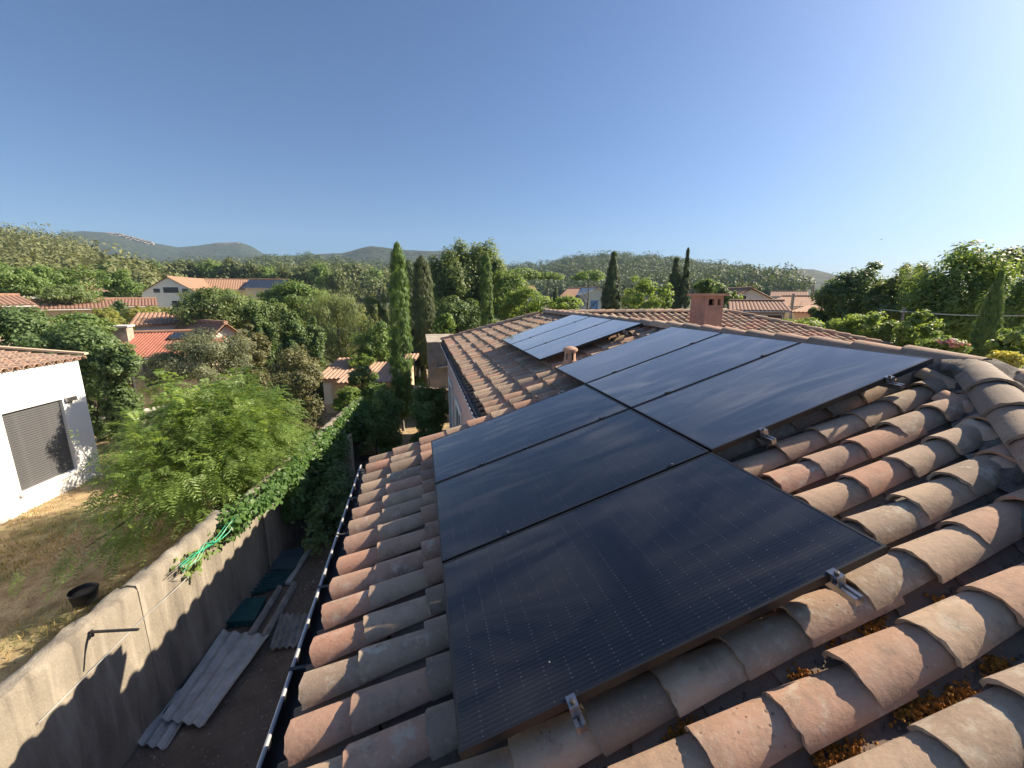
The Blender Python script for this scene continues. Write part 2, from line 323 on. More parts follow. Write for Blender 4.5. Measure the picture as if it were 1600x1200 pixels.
def tree(name, label, cat, group, px, y0, y1, wpx, D, mat, style='round', leaf=.10, dens=4.5, bark='bark', lump=.3, aspect=.55, lean=(0, 0)):
    SEED[0] += 1; rng = np.random.default_rng(SEED[0])
    c, rx, rz, dep = px_box(px, y0, y1, wpx, D); g = float(gz(c[0], c[1])); base = (c[0], c[1], g)
    L = max(leaf, 2.7 * dep / 417.0); W = L * aspect
    area = math.pi * rx * rz
    rt = root(name, base, label, cat, group)
    if style == 'cypress':
        n = int(np.clip(dens * 2.2 * (2 * rx * 2 * rz) / (L * W * .5), 900, 26000)); nt = max(120, n // 22)
        t = rng.uniform(0, 1, nt) ** 1.1; a = rng.uniform(0, 6.28, nt)
        prof = np.interp(t, [0, .06, .25, .55, .8, 1], [.8, 1, .96, .68, .38, .05]) if aspect > .3 else np.interp(t, [0, .1, .4, .75, .95, 1], [.75, .95, 1, .86, .6, .15])
        z0 = c[2] - rz; rr = rx * prof * (1 + .07 * np.sin(a * 3 + t * 19) + rng.normal(0, .10, nt))
        k = np.repeat(np.arange(nt), 22); nk = len(k); u = unit(rng, nk)
        ax = np.stack([np.cos(a), np.sin(a), 0 * a], 1)
        P = np.stack([c[0] + rr * np.cos(a), c[1] + rr * np.sin(a), z0 + t * 2 * rz], 1)[k] + u * np.array([.16, .16, .24]) * rx * (.6 + .6 * rng.uniform(0, 1, (nk, 1))) - ax[k] * rx * .15 * rng.uniform(0, 1.5, (nk, 1))
        P[:, :2] += np.outer((P[:, 2] - g), lean)
        Nn = ax[k] * .8 + u * .7; T = np.array([0, 0, 1.0]) + ax[k] * .35 + unit(rng, nk) * .35
        V = cards(rng, P, Nn, L * 1.5 * rng.uniform(.7, 1.3, nk), W * .7, T)
        tr = trunk_mesh(base, (c[0] + lean[0] * (c[2] - g), c[1] + lean[1] * (c[2] - g), c[2] + rz * .5), max(.06, rx * .16), rng, 0)
    else:
        if style == 'umbrella': rad = (rx, rx, rz); ncl, low = 60, -.1
        elif style == 'weep': rad = (rx, rx, rz); ncl, low = 70, -.9
        else: rad = (rx, rx * .9, rz); ncl, low = int(np.clip(35 + area * 3, 40, 150)), -.85
        n = int(np.clip(dens * 2 * area / (L * W * .5), 500, 24000)); nl = max(8, n // ncl)
        P, Nn, k = crown_pts(rng, c, rad, ncl, nl, lump, .34 if style != 'weep' else .26, low); nk = len(P)
        T = None
        if style == 'weep':
            T = np.array([0, 0, -1.0]) + unit(rng, nk) * .3; P[:, 2] -= rz * .35 * rng.uniform(0, 1, nk) ** 2
        V = cards(rng, P, Nn, L * rng.uniform(.65, 1.35, nk), W * rng.uniform(.7, 1.2, nk), T)
        tr = trunk_mesh(base, (c[0], c[1], c[2] + rz * .3), max(.05, rx * .07), rng, 6, rx)
    low = c[2] - rz
    if style in ('round', 'weep') and D < 45 and low - g > .15:             # lower foliage reaching the ground, as no bare trunk shows
        hh = (low - g) / 2 + rz * .35; c2 = np.array([c[0], c[1], g + hh * .95]); n2 = int(np.clip(dens * 1.5 * math.pi * rx * hh / (L * W * .5), 200, 9000)); P, Nn, k = crown_pts(rng, c2, (rx * .86, rx * .8, hh), 45, max(6, n2 // 45), lump * .6, .36, -.95)
        V = np.concatenate([V, cards(rng, P, Nn, L * rng.uniform(.65, 1.35, len(P)), W * rng.uniform(.7, 1.2, len(P)))])
    V = V.reshape(-1, 4, 3); V = V[V[:, :, 2].min(1) > g + .01].reshape(-1, 3)
    link('trunk', tr, M[bark], rt); link('crown', np_mesh('crown', V, quads(V)), LM[mat], rt)
    return rt

# ------------------------------------------------------------------ ground, hills, haze
def grid_mesh(name, xs, ys, zf):
    X, Y = np.meshgrid(xs, ys); Z = zf(X, Y); V = np.stack([X.ravel(), Y.ravel(), Z.ravel()], 1); nx, ny = len(xs), len(ys)
    i = (np.arange(ny - 1)[:, None] * nx + np.arange(nx - 1)[None]).ravel(); return np_mesh(name, V, np.stack([i, i + 1, i + nx + 1, i + nx], 1), True)
g1 = np.concatenate([-np.geomspace(1690, 30, 40), np.linspace(-28, 28, 113), np.geomspace(30, 1690, 40)])
rg = np.random.default_rng(3)
def gz_rough(X, Y):
    z = gz(X, Y); b = .03 * np.sin(X * 1.7 + 1.3 * np.sin(Y * .9)) * np.sin(Y * 1.3) + .02 * np.sin(X * 3.1 + Y * 2.3); return z + b - .03
tag(link('ground', grid_mesh('ground', g1, g1, gz_rough), M['terrain']), kind='structure')
WX = lambda y: -3.28 + .145 * y                                         # inner face of the garden wall
ys = np.linspace(-6, 8.6, 60); V = []
for y in ys:
    for t in np.linspace(0, 1, 14): V.append((WX(y) + .02 + t * (1.6 - WX(y)), y, .022 + .02 * math.sin(y * 2.1 + t * 9) * math.sin(t * 14)))
i = (np.arange(59)[:, None] * 14 + np.arange(13)[None]).ravel()
tag(link('soil_strip', np_mesh('soil_strip', V, np.stack([i, i + 1, i + 15, i + 14], 1), True), M['soil']), kind='structure')

def hnoise(x, y, s, seed):
    r = np.random.default_rng(seed); z = 0
    for o in range(4):
        f = s * 2 ** o; p = r.uniform(0, 6.28, 6); z = z + .5 ** o * (np.sin(x * f + p[0] + 1.7 * np.sin(y * f * .7 + p[1])) * np.sin(y * f * 1.1 + p[2] + 1.3 * np.sin(x * f * .6 + p[3])))
    return z
def hill(name, prof, Db, Dr, mat, seed, nscale, namp, back=1.5, n=160, m=46, canopy=0.0):
    """a hill whose skyline follows prof (image points turned into bearings and heights at distance Dr)"""
    xs = np.array([p[0] for p in prof], float); yy = np.array([p[1] for p in prof], float)
    px = np.linspace(xs[0], xs[-1], n); top = np.interp(px, xs, yy); V = []
    base = np.array([at_d(p, 462, 1.0) - CAM for p in px]); az = np.arctan2(base[:, 1], base[:, 0])
    zr = np.array([at_d(p, t, Dr)[2] for p, t in zip(px, top)]) - canopy
    ts = np.concatenate([np.linspace(0, 1, m), np.linspace(1, back, 12)[1:]])
    A, T = np.meshgrid(az, ts, indexing='ij'); D = Db + (Dr - Db) * T
    X = CAM[0] + D * np.cos(A); Y = CAM[1] + D * np.sin(A); Z0 = gz(X, Y) - .5
    prf = np.where(T <= 1, np.sin(np.clip(T, 0, 1) * math.pi / 2) ** 1.25, np.cos((T - 1) / (back - 1) * math.pi / 2) ** .8)
    side = np.minimum(1, np.minimum(np.arange(n), n - 1 - np.arange(n)) / 10.0)[:, None]
    el1 = (zr - CAM[2]) / Dr; el0 = (Z0[:, :1] - CAM[2]) / Db; up = CAM[2] + D * (el0 + (el1[:, None] - el0) * np.sin(np.clip(T, 0, 1) * math.pi / 2) ** 1.1)
    Zr = np.where(T <= 1, up - Z0, (zr[:, None] - Z0) * prf)
    Z = Z0 + np.maximum(0, Zr) * side + namp * hnoise(X, Y, nscale, seed) * np.sin(np.clip(T, 0, 1) * math.pi) * side
    V = np.stack([X.ravel(), Y.ravel(), Z.ravel()], 1); k = len(ts)
    i = (np.arange(n - 1)[:, None] * k + np.arange(k - 1)[None]).ravel()
    tag(link(name, np_mesh(name, V, np.stack([i, i + k, i + k + 1, i + 1], 1), True), M[mat]), kind='structure')
    return X, Y, Z
def slope_wood(name, XYZ, count, size, leaf, nl, mat, seed, tmax=None):
    X, Y, Z = XYZ; rng = np.random.default_rng(seed); n, k = X.shape; lim = 47 if tmax is None else tmax
    a = rng.uniform(3, n - 4, count); t = rng.uniform(0, 1, count) ** .8 * lim; i, j = a.astype(int), np.minimum(t.astype(int), k - 2)
    fa, ft = a - i, t - j
    bil = lambda G: G[i, j] * (1 - fa) * (1 - ft) + G[i + 1, j] * fa * (1 - ft) + G[i, j + 1] * (1 - fa) * ft + G[i + 1, j + 1] * fa * ft
    s = size * rng.choice([.55, .75, .95, 1.15, 1.45], count) * rng.uniform(.85, 1.15, count); C = np.stack([bil(X), bil(Y), bil(Z)], 1); C[:, 2] += s * .55
    kk = np.repeat(np.arange(count), nl); u = unit(rng, len(kk)); u[:, 2] = np.where(u[:, 2] < -.45, -u[:, 2], u[:, 2])
    sub = rng.normal(0, .33, (count, 4, 3)); P = C[kk] + (u * .55 + sub[kk, rng.integers(0, 4, len(kk))]) * s[kk, None] * np.array([.62, .62, .44])
    V = cards(rng, P, u + .5 * unit(rng, len(kk)) + np.array([0, 0, .25]), leaf * rng.uniform(.7, 1.3, len(kk)), leaf * .7)
    tag(link(name, np_mesh(name, V, quads(V)), LM[mat]), kind='stuff', label='pine wood covering the slope')
hill('mountain', [(60, 402), (90, 380), (115, 365), (150, 362.5), (190, 365), (235, 377), (290, 387), (320, 384.5), (350, 380), (385, 379), (402, 385), (420, 397), (470, 408), (540, 425)], 560, 1150, 'mountain', 5, .007, 12)
hill('mountain', [(300, 425), (380, 406), (440, 400), (500, 398.5), (540, 397), (565, 391), (585, 388), (605, 389.5), (625, 393), (650, 392), (680, 394), (705, 391.5), (745, 399), (785, 412), (850, 428)], 470, 880, 'mountain', 6, .009, 10)
hill('mountain', [(1050, 432), (1120, 426), (1180, 424), (1215, 422), (1245, 420.5), (1265, 421), (1290, 427), (1325, 437), (1400, 446), (1500, 452)], 430, 760, 'mountain', 8, .012, 6)
HA = hill('pine_hill', [(-260, 352), (-60, 352), (0, 357), (40, 359.5), (75, 364), (110, 371), (140, 380), (160, 392), (185, 405), (215, 416), (270, 430)], 95, 260, 'hill_near', 7, .03, 2.0, canopy=9.5)
HR = hill('pine_hill', [(690, 440), (760, 426), (800, 419), (850, 413), (900, 404), (945, 401), (975, 400), (1010, 402), (1050, 407), (1090, 413), (1130, 418), (1170, 425), (1200, 432), (1260, 445)], 190, 520, 'hill_right', 9, .018, 5, canopy=7)
HB = hill('wooded_rise', [(120, 420), (165, 410), (230, 409), (300, 407), (380, 408), (450, 411), (520, 411), (580, 416), (660, 421), (740, 424), (800, 432)], 118, 235, 'hill_near', 11, .03, 1.0, canopy=8.5)
HC = hill('pine_hill', [(360, 420), (400, 402), (450, 399.5), (500, 399), (550, 404), (600, 410), (680, 414), (760, 420)], 260, 470, 'hill_right', 12, .02, 3, canopy=9)
slope_wood('pine_wood', HA, 1500, 6.8, .75, 160, 'pinefar', 21)
slope_wood('pine_wood', HB, 900, 6.5, .8, 130, 'pine', 23)
slope_wood('pine_wood', HC, 900, 7.5, 1.2, 100, 'pineright', 24)
slope_wood('pine_wood', HR, 2400, 8.5, 1.35, 110, 'pineright', 22)
for cx0, cx1, yb, seed in ((168, 238, 370, 1), (338, 372, 383, 2)):                 # pale cliffs under the mountain crest
    r = np.random.default_rng(seed); mb = MB()
    for p in np.linspace(cx0, cx1, 26):
        tb = np.interp(p, [115, 150, 190, 235, 290, 320, 350, 385], [365, 362.5, 365, 377, 387, 384.5, 380, 379])
        h = r.uniform(2.5, 7) if seed == 1 else r.uniform(.5, 3); a = at_d(p, tb + 1.2, 1100); b = at_d(p + r.uniform(1.5, 3.6), tb + 1.2 + h, 1092)
        c = Vector((a + b) / 2); mb.tube([c + Vector((-2, -5, (a[2] - b[2]) / 2)), c, c - Vector((-2, 4, (a[2] - b[2]) / 2))], [1.7, 3.1, 2.3], 6)
    tag(link('cliff', mb.mesh('cliff', 40), M['cliff']), kind='structure')

def haze():
    m = bpy.data.materials.new('haze'); m.use_nodes = True; t = m.node_tree; t.nodes.remove(t.nodes['Principled BSDF'])
    v = t.nodes.new('ShaderNodeVolumePrincipled'); v.inputs['Color'].default_value = (.55, .78, 1, 1); v.inputs['Density'].default_value = HAZE
    t.links.new(v.outputs[0], t.nodes['Material Output'].inputs['Volume'])
    tag(link('haze', MB().box(-1750, 1750, -1750, 1750, -4.5, 235).mesh('haze'), m), kind='stuff')
HAZE = 0.00026
haze()

# ------------------------------------------------------------------ the house we stand on
S = R(17.5); CS, SN = math.cos(S), math.sin(S); Z0 = 3.349
def RP(s, y, off=0.0): return Vector((s * CS - off * SN, y, Z0 + s * SN + off * CS))        # point on the main slope (panel plane = 0)
TB = -.205                                                                # level of the tile bed under the panel plane
P1 = (Vector((CS, 0, SN)), Vector((0, 1, 0)), Vector((-SN, 0, CS)))      # up-slope, along eave, normal
YR, XR = 7.87, 3.55                                                       # far ridge end
ZR = RP(3.70, 0, TB)[2]
house = root('house', (2.5, 2.0, 0), 'pink rendered house with old clay tile roof carrying the nine black solar panels', 'house')
def frame(o, b): u, v, n = b; m = Matrix((u, v, n)).transposed().to_4x4(); m.translation = o; return m
mb = MB()
dk = lambda s, y: RP(s, y, TB - .088)
mb.slab([dk(-.80, -6.38), dk(3.70, -2.08), dk(3.70, 7.87), dk(.64, 9.9), dk(.64, .80), dk(-.80, .80)], .05)
rx = RP(3.70, 0, TB - .06)[0]; rz = RP(3.70, 0, TB - .06)[2]
mb.slab([(rx, -1.93, rz), (rx + 4.3, -6.2, rz - 4.3 * SN / CS), (rx + 4.3, 7.5, rz - 4.3 * SN / CS), (rx, 7.87, rz)], .05)      # far side of our ridge
mb.slab([(rx, -1.94, rz), (dk(-.80, 0)[0], -6.25, dk(-.80, 0)[2]), (rx + 4.3, -6.25, rz - 4.3 * SN / CS)], .05)                     # near hipped end
mb.slab([(3.4, YR, ZR - .06), (9.75, YR, ZR - .06), (13.6, YR - 3.5, ZR - .06 - 3.5 * SN / CS), (3.4, YR - 3.5, ZR - .06 - 3.5 * SN / CS)][::-1], .05)
mb.slab([(.64, 9.92, dk(.64, 0)[2]), (3.4, 7.88, ZR - .06), (9.75, 7.88, ZR - .06), (13.6, 11.4, ZR - .06 - 3.5 * SN / CS), (.7, 11.4, dk(.64, 0)[2] - .45)][::-1], .05)
link('roof_deck', mb.mesh('roof_deck'), M['deck'], house)

def tile_mesh(name, L, r0, r1, th, nseg, arc, sink, inv=False, seed=0):
    rng = np.random.default_rng(seed); a = np.linspace(-R(arc), R(arc), nseg + 1); V = []
    sg = -1 if inv else 1
    for x, r, dz in ((0, r0, 0), (L, r1, -sink)):
        for rr in (r, r - th):
            for q in a:
                j = rng.normal(0, .0036) if x == 0 else 0
                V.append((x + j, rr * math.sin(q), sg * (rr * math.cos(q) * .93 - r * math.cos(R(arc)) * .93) + dz + rng.normal(0, .0009)))
    k = nseg + 1; Fc = []
    for i in range(nseg):
        o0, i0, o1, i1 = i, k + i, 2 * k + i, 3 * k + i
        Fc += [(o0, o0 + 1, o1 + 1, o1), (i0, i1, i1 + 1, i0 + 1), (o0, i0, i0 + 1, o0 + 1)]
    Fc += [(0, 2 * k, 3 * k, k), (nseg, k + nseg, 3 * k + nseg, 2 * k + nseg)]
    if inv: Fc = [f[::-1] for f in Fc]
    me = MB().add(V, Fc).mesh(name); shade(me, 40); return me
COVER = [tile_mesh('roof_tile', .42, .100, .078, .015, 10, 80, .020, seed=i) for i in range(5)]
CHAN = [tile_mesh('channel_tile', .42, .078, .092, .013, 8, 68, .012, True, seed=9 + i) for i in range(3)]
RIDGE = [tile_mesh('ridge_tile', .46, .125, .105, .016, 10, 78, .02, seed=20 + i) for i in range(3)]
def arrays(me):
    V = np.zeros(len(me.vertices) * 3, np.float32); me.vertices.foreach_get('co', V); Q = np.zeros(len(me.loops), np.int32); me.loops.foreach_get('vertex_index', Q)
    return V.reshape(-1, 3), Q.reshape(-1, 4)
TA = {m.name: arrays(m) for m in COVER + CHAN + RIDGE}
def merged(name, items, mat, parent, label=None):
    Vs, Fs, o = [], [], 0
    for me, m in items:
        V, Q = TA[me.name]; A = np.array(m); Vs.append(V @ A[:3, :3].T + A[:3, 3]); Fs.append(Q + o); o += len(V)
    me = np_mesh(name, np.concatenate(Vs), np.concatenate(Fs), True); me.set_sharp_from_angle(angle=R(40))
    return tag(link(name, me, mat, parent), kind='stuff', label=label)
def place(b, O, s, y, off, L, rng, jit=1.0):
    m = frame(O + b[0] * s + b[1] * y + b[2] * off, b)
    m = m @ Matrix.Rotation(rng.normal(0, R(1.1) * jit), 4, 'Z') @ Matrix.Rotation(rng.normal(0, R(1.6) * jit), 4, 'X') @ Matrix.Rotation(rng.normal(0, R(.5) * jit), 4, 'Y')
    k = 1 + rng.normal(0, .018); return m @ Matrix.Diagonal((1, k, k * (1 + rng.normal(0, .03)), 1))
O1 = Vector((0, 0, Z0)); rng = np.random.default_rng(5)
inside = lambda s, y: s < 3.66 and s * CS < y + 5.62 and s * CS < 3.55 - (y - 7.87) * 1.453 + .04
covers, chans = [], []; PITCH_R, EXP = .24, .29
lips_near = [-.765, -.49, -.15] + [.14 + EXP * i for i in range(13)]
lips_far = [.675, .985, 1.285] + [1.575 + EXP * i for i in range(8)]
for k in range(-40, 30):
    y = .575 - PITCH_R * k; lips = lips_near if y < .7 else lips_far; rj = rng.normal(0, .005)
    for s0 in lips:
        s = s0 + rj + rng.normal(0, .007); yy = y + rng.normal(0, .006)
        if inside(s + .05, yy): covers.append((COVER[rng.integers(5)], place(P1, O1, s, yy, TB + rng.normal(0, .004), .42, rng)))
    yc = y - .12
    if not (.62 < yc < .70):
        for s0 in lips:
            s = s0 + .10 + rng.normal(0, .015)
            if s0 == lips[0]: s = s0 - .06
            if inside(s + .1, yc): chans.append((CHAN[rng.integers(3)], place(P1, O1, s, yc, TB - .016, .42, rng, .6)))
def split(items, nmax):
    """the nmax pieces that show largest in view, and the rest"""
    sc = []
    for i, (me, m) in enumerate(items):
        c = np.array(m @ Vector((.15, 0, .08))); X, Y, Z = proj(c); X, Y, Z = X[0], Y[0], Z[0]
        s, y = c[0] * CS + (c[2] - Z0) * SN, c[1]
        under = (-.02 < s < 1.72 and -3.05 < y < 0) or (1.78 < s < 3.4 and -2.0 < y < 1.02) or (1.78 < s < 3.4 and 1.85 < y < 4.8)
        vis = Z > .3 and -60 < X < 1660 and -60 < Y < 1290 and not under
        sc.append((0 if vis else 1, np.linalg.norm(c - CAM), i))
    sc.sort(); pick = {i for v, d, i in sc[:nmax] if v == 0}
    return [items[i] for i in sorted(pick)], [items[i] for i in range(len(items)) if i not in pick]
def cut_to_hip(me, m, name):
    """cut a tile that crosses the near hip line along it"""
    bm = bmesh.new(); bm.from_mesh(me); bm.transform(m)
    bmesh.ops.bisect_plane(bm, geom=bm.verts[:] + bm.edges[:] + bm.faces[:], plane_co=(0, -5.58, 0), plane_no=(1, -1, 0), clear_outer=True)
    bm.transform(m.inverted()); c = bpy.data.meshes.new(name); bm.to_mesh(c); bm.free(); shade(c, 40); return c
def crosses(m): e = m @ Vector((.42, 0, 0)); return e[0] > e[1] + 5.54
near, rest = split(covers, 300)
for me, m in near:
    link('roof_tile', cut_to_hip(me, m, 'roof_tile') if crosses(m) else me, M['clay'], house, m)
merged('roof_tile_field', [t for t in rest if not crosses(t[1])], M['clay_stuff'], house)
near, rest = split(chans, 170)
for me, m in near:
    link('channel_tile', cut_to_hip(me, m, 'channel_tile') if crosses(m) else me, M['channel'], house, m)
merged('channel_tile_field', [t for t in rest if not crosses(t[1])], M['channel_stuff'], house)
# the second slope behind our ridge, the back slope and the hipped near end
P2 = (Vector((0, CS, SN)), Vector((-1, 0, 0)), Vector((0, -SN, CS))); O2 = Vector((0, YR, ZR)); second, chan2 = [], []
for k in range(44):
    x = 3.5 + PITCH_R * k
    for j in range(11):
        s = -.40 - .29 * j + rng.normal(0, .012)
        if x < 9.62 - s * CS * 1.16 and x > 3.35 - s * .35:
            second.append((COVER[rng.integers(5)], place(P2, O2, s, -x, 0, .42, rng)))
            chan2.append((CHAN[rng.integers(3)], place(P2, O2, s + .1, -x - .12, -.016, .42, rng, .6)))
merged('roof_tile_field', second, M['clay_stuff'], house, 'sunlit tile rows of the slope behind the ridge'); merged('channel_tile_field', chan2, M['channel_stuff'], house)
P3 = (Vector((-CS, 0, SN)), Vector((0, -1, 0)), Vector((SN, 0, CS))); O3 = Vector((rx, 0, rz + .055)); back = []
for k in range(48):
    y = -5.6 + PITCH_R * k
    for j in range(9):
        s = -.42 - .29 * j
        if y > -1.93 + s * CS + .1 and y < 7.3 + s * .3: back.append((COVER[rng.integers(5)], place(P3, O3, s, -y, 0, .42, rng)))
for k in range(34):
    x = -.2 + PITCH_R * k
    for j in range(14):
        s = -.42 - .29 * j
        if abs(x - rx) < -s * CS - .15: back.append((COVER[rng.integers(5)], place(P2, Vector((0, -1.94, rz + .055)), s, -x, 0, .42, rng)))
merged('roof_tile_field', back, M['clay_stuff'], house, 'tiles on the slopes facing away')
# ridge and hip tiles on mortar
VAR = {}
def variant(me, mat):                                                     # the same mesh data with another material
    k = (me.name, mat)
    if k not in VAR: VAR[k] = me.copy(); VAR[k].materials.clear()
    return VAR[k]
def ridge_run(a, b, lift, exposure=.34, size=1.0, mat='clay'):
    a, b = Vector(a), Vector(b); d = (b - a).normalized(); n = max(1, round(((b - a).length - .42) / exposure)); exposure = ((b - a).length - .42) / n
    side = Vector((0, 0, 1)).cross(d).normalized(); up = d.cross(side)
    for i in range(n + 1):
        m = frame(a + d * (i * exposure + rng.normal(0, .008)) + up * lift, (d, side, up)) @ Matrix.Rotation(rng.normal(0, R(1.3)), 4, 'X') @ Matrix.Rotation(rng.normal(0, R(1.2)), 4, 'Z') @ Matrix.Scale(size, 4)
        link('ridge_tile', variant(RIDGE[rng.integers(3)], mat), M[mat], house, m)
def mortar_run(a, b, wid, hgt, seed):
    r = np.random.default_rng(seed); a, b = Vector(a), Vector(b); d = (b - a); n = int(d.length / .06); dn = d.normalized(); side = Vector((0, 0, 1)).cross(dn).normalized(); up = dn.cross(side); V, Fc = [], []
    for i in range(n + 1):
        for j, t in enumerate(np.linspace(-1, 1, 9)):
            wv = wid * (1 + .18 * math.sin(i * .9 + seed) + r.normal(0, .07)); z = hgt * (1 - abs(t) ** 1.6) - .05 + r.normal(0, .008)
            V.append(a + d * (i / n) + side * t * wv + up * z)
    for i in range(n):
        for j in range(8): q = i * 9 + j; Fc.append((q, q + 9, q + 10, q + 1))
    me = MB().add(V, Fc).mesh('ridge_mortar'); shade(me, 60); link('ridge_mortar', me, M['mortar'], house)
RT = RP(3.70, 0, TB); hipS = Vector((RT[0], -2.08, RT[2])); hipE = Vector((-.75, -6.36, RP(-.78, 0, TB)[2])); hipE2 = Vector((RT[0] + 4.3, -6.2, RT[2] - 4.3 * SN / CS))
ridge_run((RT[0], 7.80, RT[2]), (RT[0], -2.12, RT[2]), .075, .40)
ridge_run(hipE, hipS + Vector((-.02, -.02, 0)), .060, .34, 1.06, 'hip_clay')
ridge_run(hipE2, hipS + Vector((-.02, .02, -.01)), .055, .38)
ridge_run((.66, 9.86, RP(.66, 0, TB)[2]), (XR - .1, 7.95, ZR), .03, .36, .9)
ridge_run((9.75, YR, ZR), (3.75, YR, ZR), .05, .33, .95)
ridge_run((13.3, YR - 3.1, ZR - 3.1 * SN / CS), (9.8, YR, ZR), .05, .36, .95)
mortar_run(hipE, hipS, .19, .105, 1); mortar_run((RT[0], -2.0, RT[2]), (RT[0], 7.85, RT[2]), .14, .11, 2); mortar_run(hipE2, hipS, .16, .09, 3)
mortar_run((3.6, YR, ZR), (9.75, YR, ZR), .13, .08, 4); mortar_run((.66, 9.86, RP(.66, 0, TB)[2]), (XR, 7.87, ZR), .12, .07, 5); mortar_run((9.75, YR, ZR), (13.3, YR - 3.1, ZR - 3.1 * SN / CS), .12, .07, 6)
mb = MB(); r = np.random.default_rng(4)                                   # lumpy mortar cap where ridge and hips meet
V, Fc = [], []
for i in range(9):
    for j in range(16):
        a = j / 16 * 6.283; q = i / 8 * 1.57; rr = .27 * math.cos(q) * (1 + .16 * math.sin(3 * a + i) + r.normal(0, .05)); V.append(hipS + Vector((rr * math.cos(a), rr * math.sin(a), .17 * math.sin(q) - .05 + r.normal(0, .008))))
for i in range(8):
    for j in range(16): Fc.append((i * 16 + j, i * 16 + (j + 1) % 16, (i + 1) * 16 + (j + 1) % 16, (i + 1) * 16 + j))
me = mb.add(V, Fc).mesh('ridge_mortar'); shade(me, 50); link('ridge_mortar', me, M['mortar'], house)
# orange moss lumps in the channels
Pm, Nm = [], []; r = np.random.default_rng(11)
spots = [(1360, 965, 1.1), (1320, 1003, .7), (1560, 1025, 1.0), (1425, 1093, 1.1), (1310, 1165, 1.4), (1065, 1128, 1.0), (1500, 1070, 1.0), (1462, 1086, .6), (1255, 1042, .7), (1470, 925, .4), (1375, 715, .4), (1090, 1150, .5), (1290, 1180, .6)]
mb = MB(); mb2 = MB()
for px, py, sz in spots:
    d = ray(px, py); n = np.array(P1[2]); o = np.array(RP(0, 0, TB + .005)); c = CAM + d * ((o - CAM) @ n) / (d @ n)
    for q in range(int(150 * sz)):
        p = Vector(c) + P1[0] * r.normal(0, .028 * sz) + P1[1] * r.normal(0, .017) + P1[2] * (abs(r.normal(0, .005)) - .050); bs = r.uniform(.0025, .009)
        V = [p + Vector(v) * bs * r.uniform(.6, 1.5) for v in ((1, 0, 0), (-1, 0, 0), (0, 1, 0), (0, -1, 0), (0, 0, 1.1), (0, 0, -1))]
        mb.add(V, [(0, 2, 4), (2, 1, 4), (1, 3, 4), (3, 0, 4), (2, 0, 5), (1, 2, 5), (3, 1, 5), (0, 3, 5)])
for me_, m_ in chans:                                                     # grit washed into the channels near us
    c = m_.translation
    if (c - Vector(CAM)).length < 4.2 and c[0] > .2:
        for q in range(44):
            p = m_ @ Vector((r.uniform(0, .3), r.normal(0, .022), -.042 + abs(r.normal(0, .004)))); bs = r.uniform(.002, .0075); mb2.add([p + Vector(v) * bs * r.uniform(.6, 1.5) for v in ((1, 0, 0), (0, 1, 0), (-1, 0, 0), (0, -1, 0), (0, 0, .9))], [(0, 1, 4), (1, 2, 4), (2, 3, 4), (3, 0, 4)])
tag(link('grit', mb2.mesh('grit'), M['mortar'], house), kind='stuff', label='grit washed into the tile channels')
tag(link('moss', mb.mesh('moss'), M['moss'], house), kind='stuff', label='orange moss growing in the tile channels')
# gutters
def gutter(s_e, ya, yb, xoff, nb):
    prof = [(.075 * math.cos(a), .07 * math.sin(a)) for a in np.linspace(math.pi, 2 * math.pi, 9)]; e = RP(s_e, 0, TB - .07); cx, cz = e[0] - .055 + xoff, e[2] - .005
    V, Fc = [], []
    for y in (ya, yb):
        V += [(cx + a, y, cz + b) for a, b in prof] + [(cx + a * .94, y, cz + b * .94) for a, b in prof[::-1]]
    Fc = [(i, i + 1, 18 + i + 1, 18 + i) for i in range(17)] + [(17, 0, 18, 35), tuple(range(18))[::-1], tuple(range(18, 36))]
    g = link('gutter', MB().add(V, Fc).mesh('gutter', 30), M['gutter'], house)
    link('gutter_lip', MB().tube([(cx - .075, ya, cz + .003), (cx - .075, yb, cz + .003)], .0105, 8).mesh('gutter_lip', 50), M['gutter_lip'], g)
    for y in np.linspace(ya + .2, yb - .2, nb):
        link('bracket', MB().box(cx - .085, cx + .10, y - .011, y + .011, cz + .010, cz + .015).mesh('bracket'), M['steel'], g)
gutter(-.80, -6.2, .74, 0, 11); gutter(.64, .84, 9.8, 0, 14)
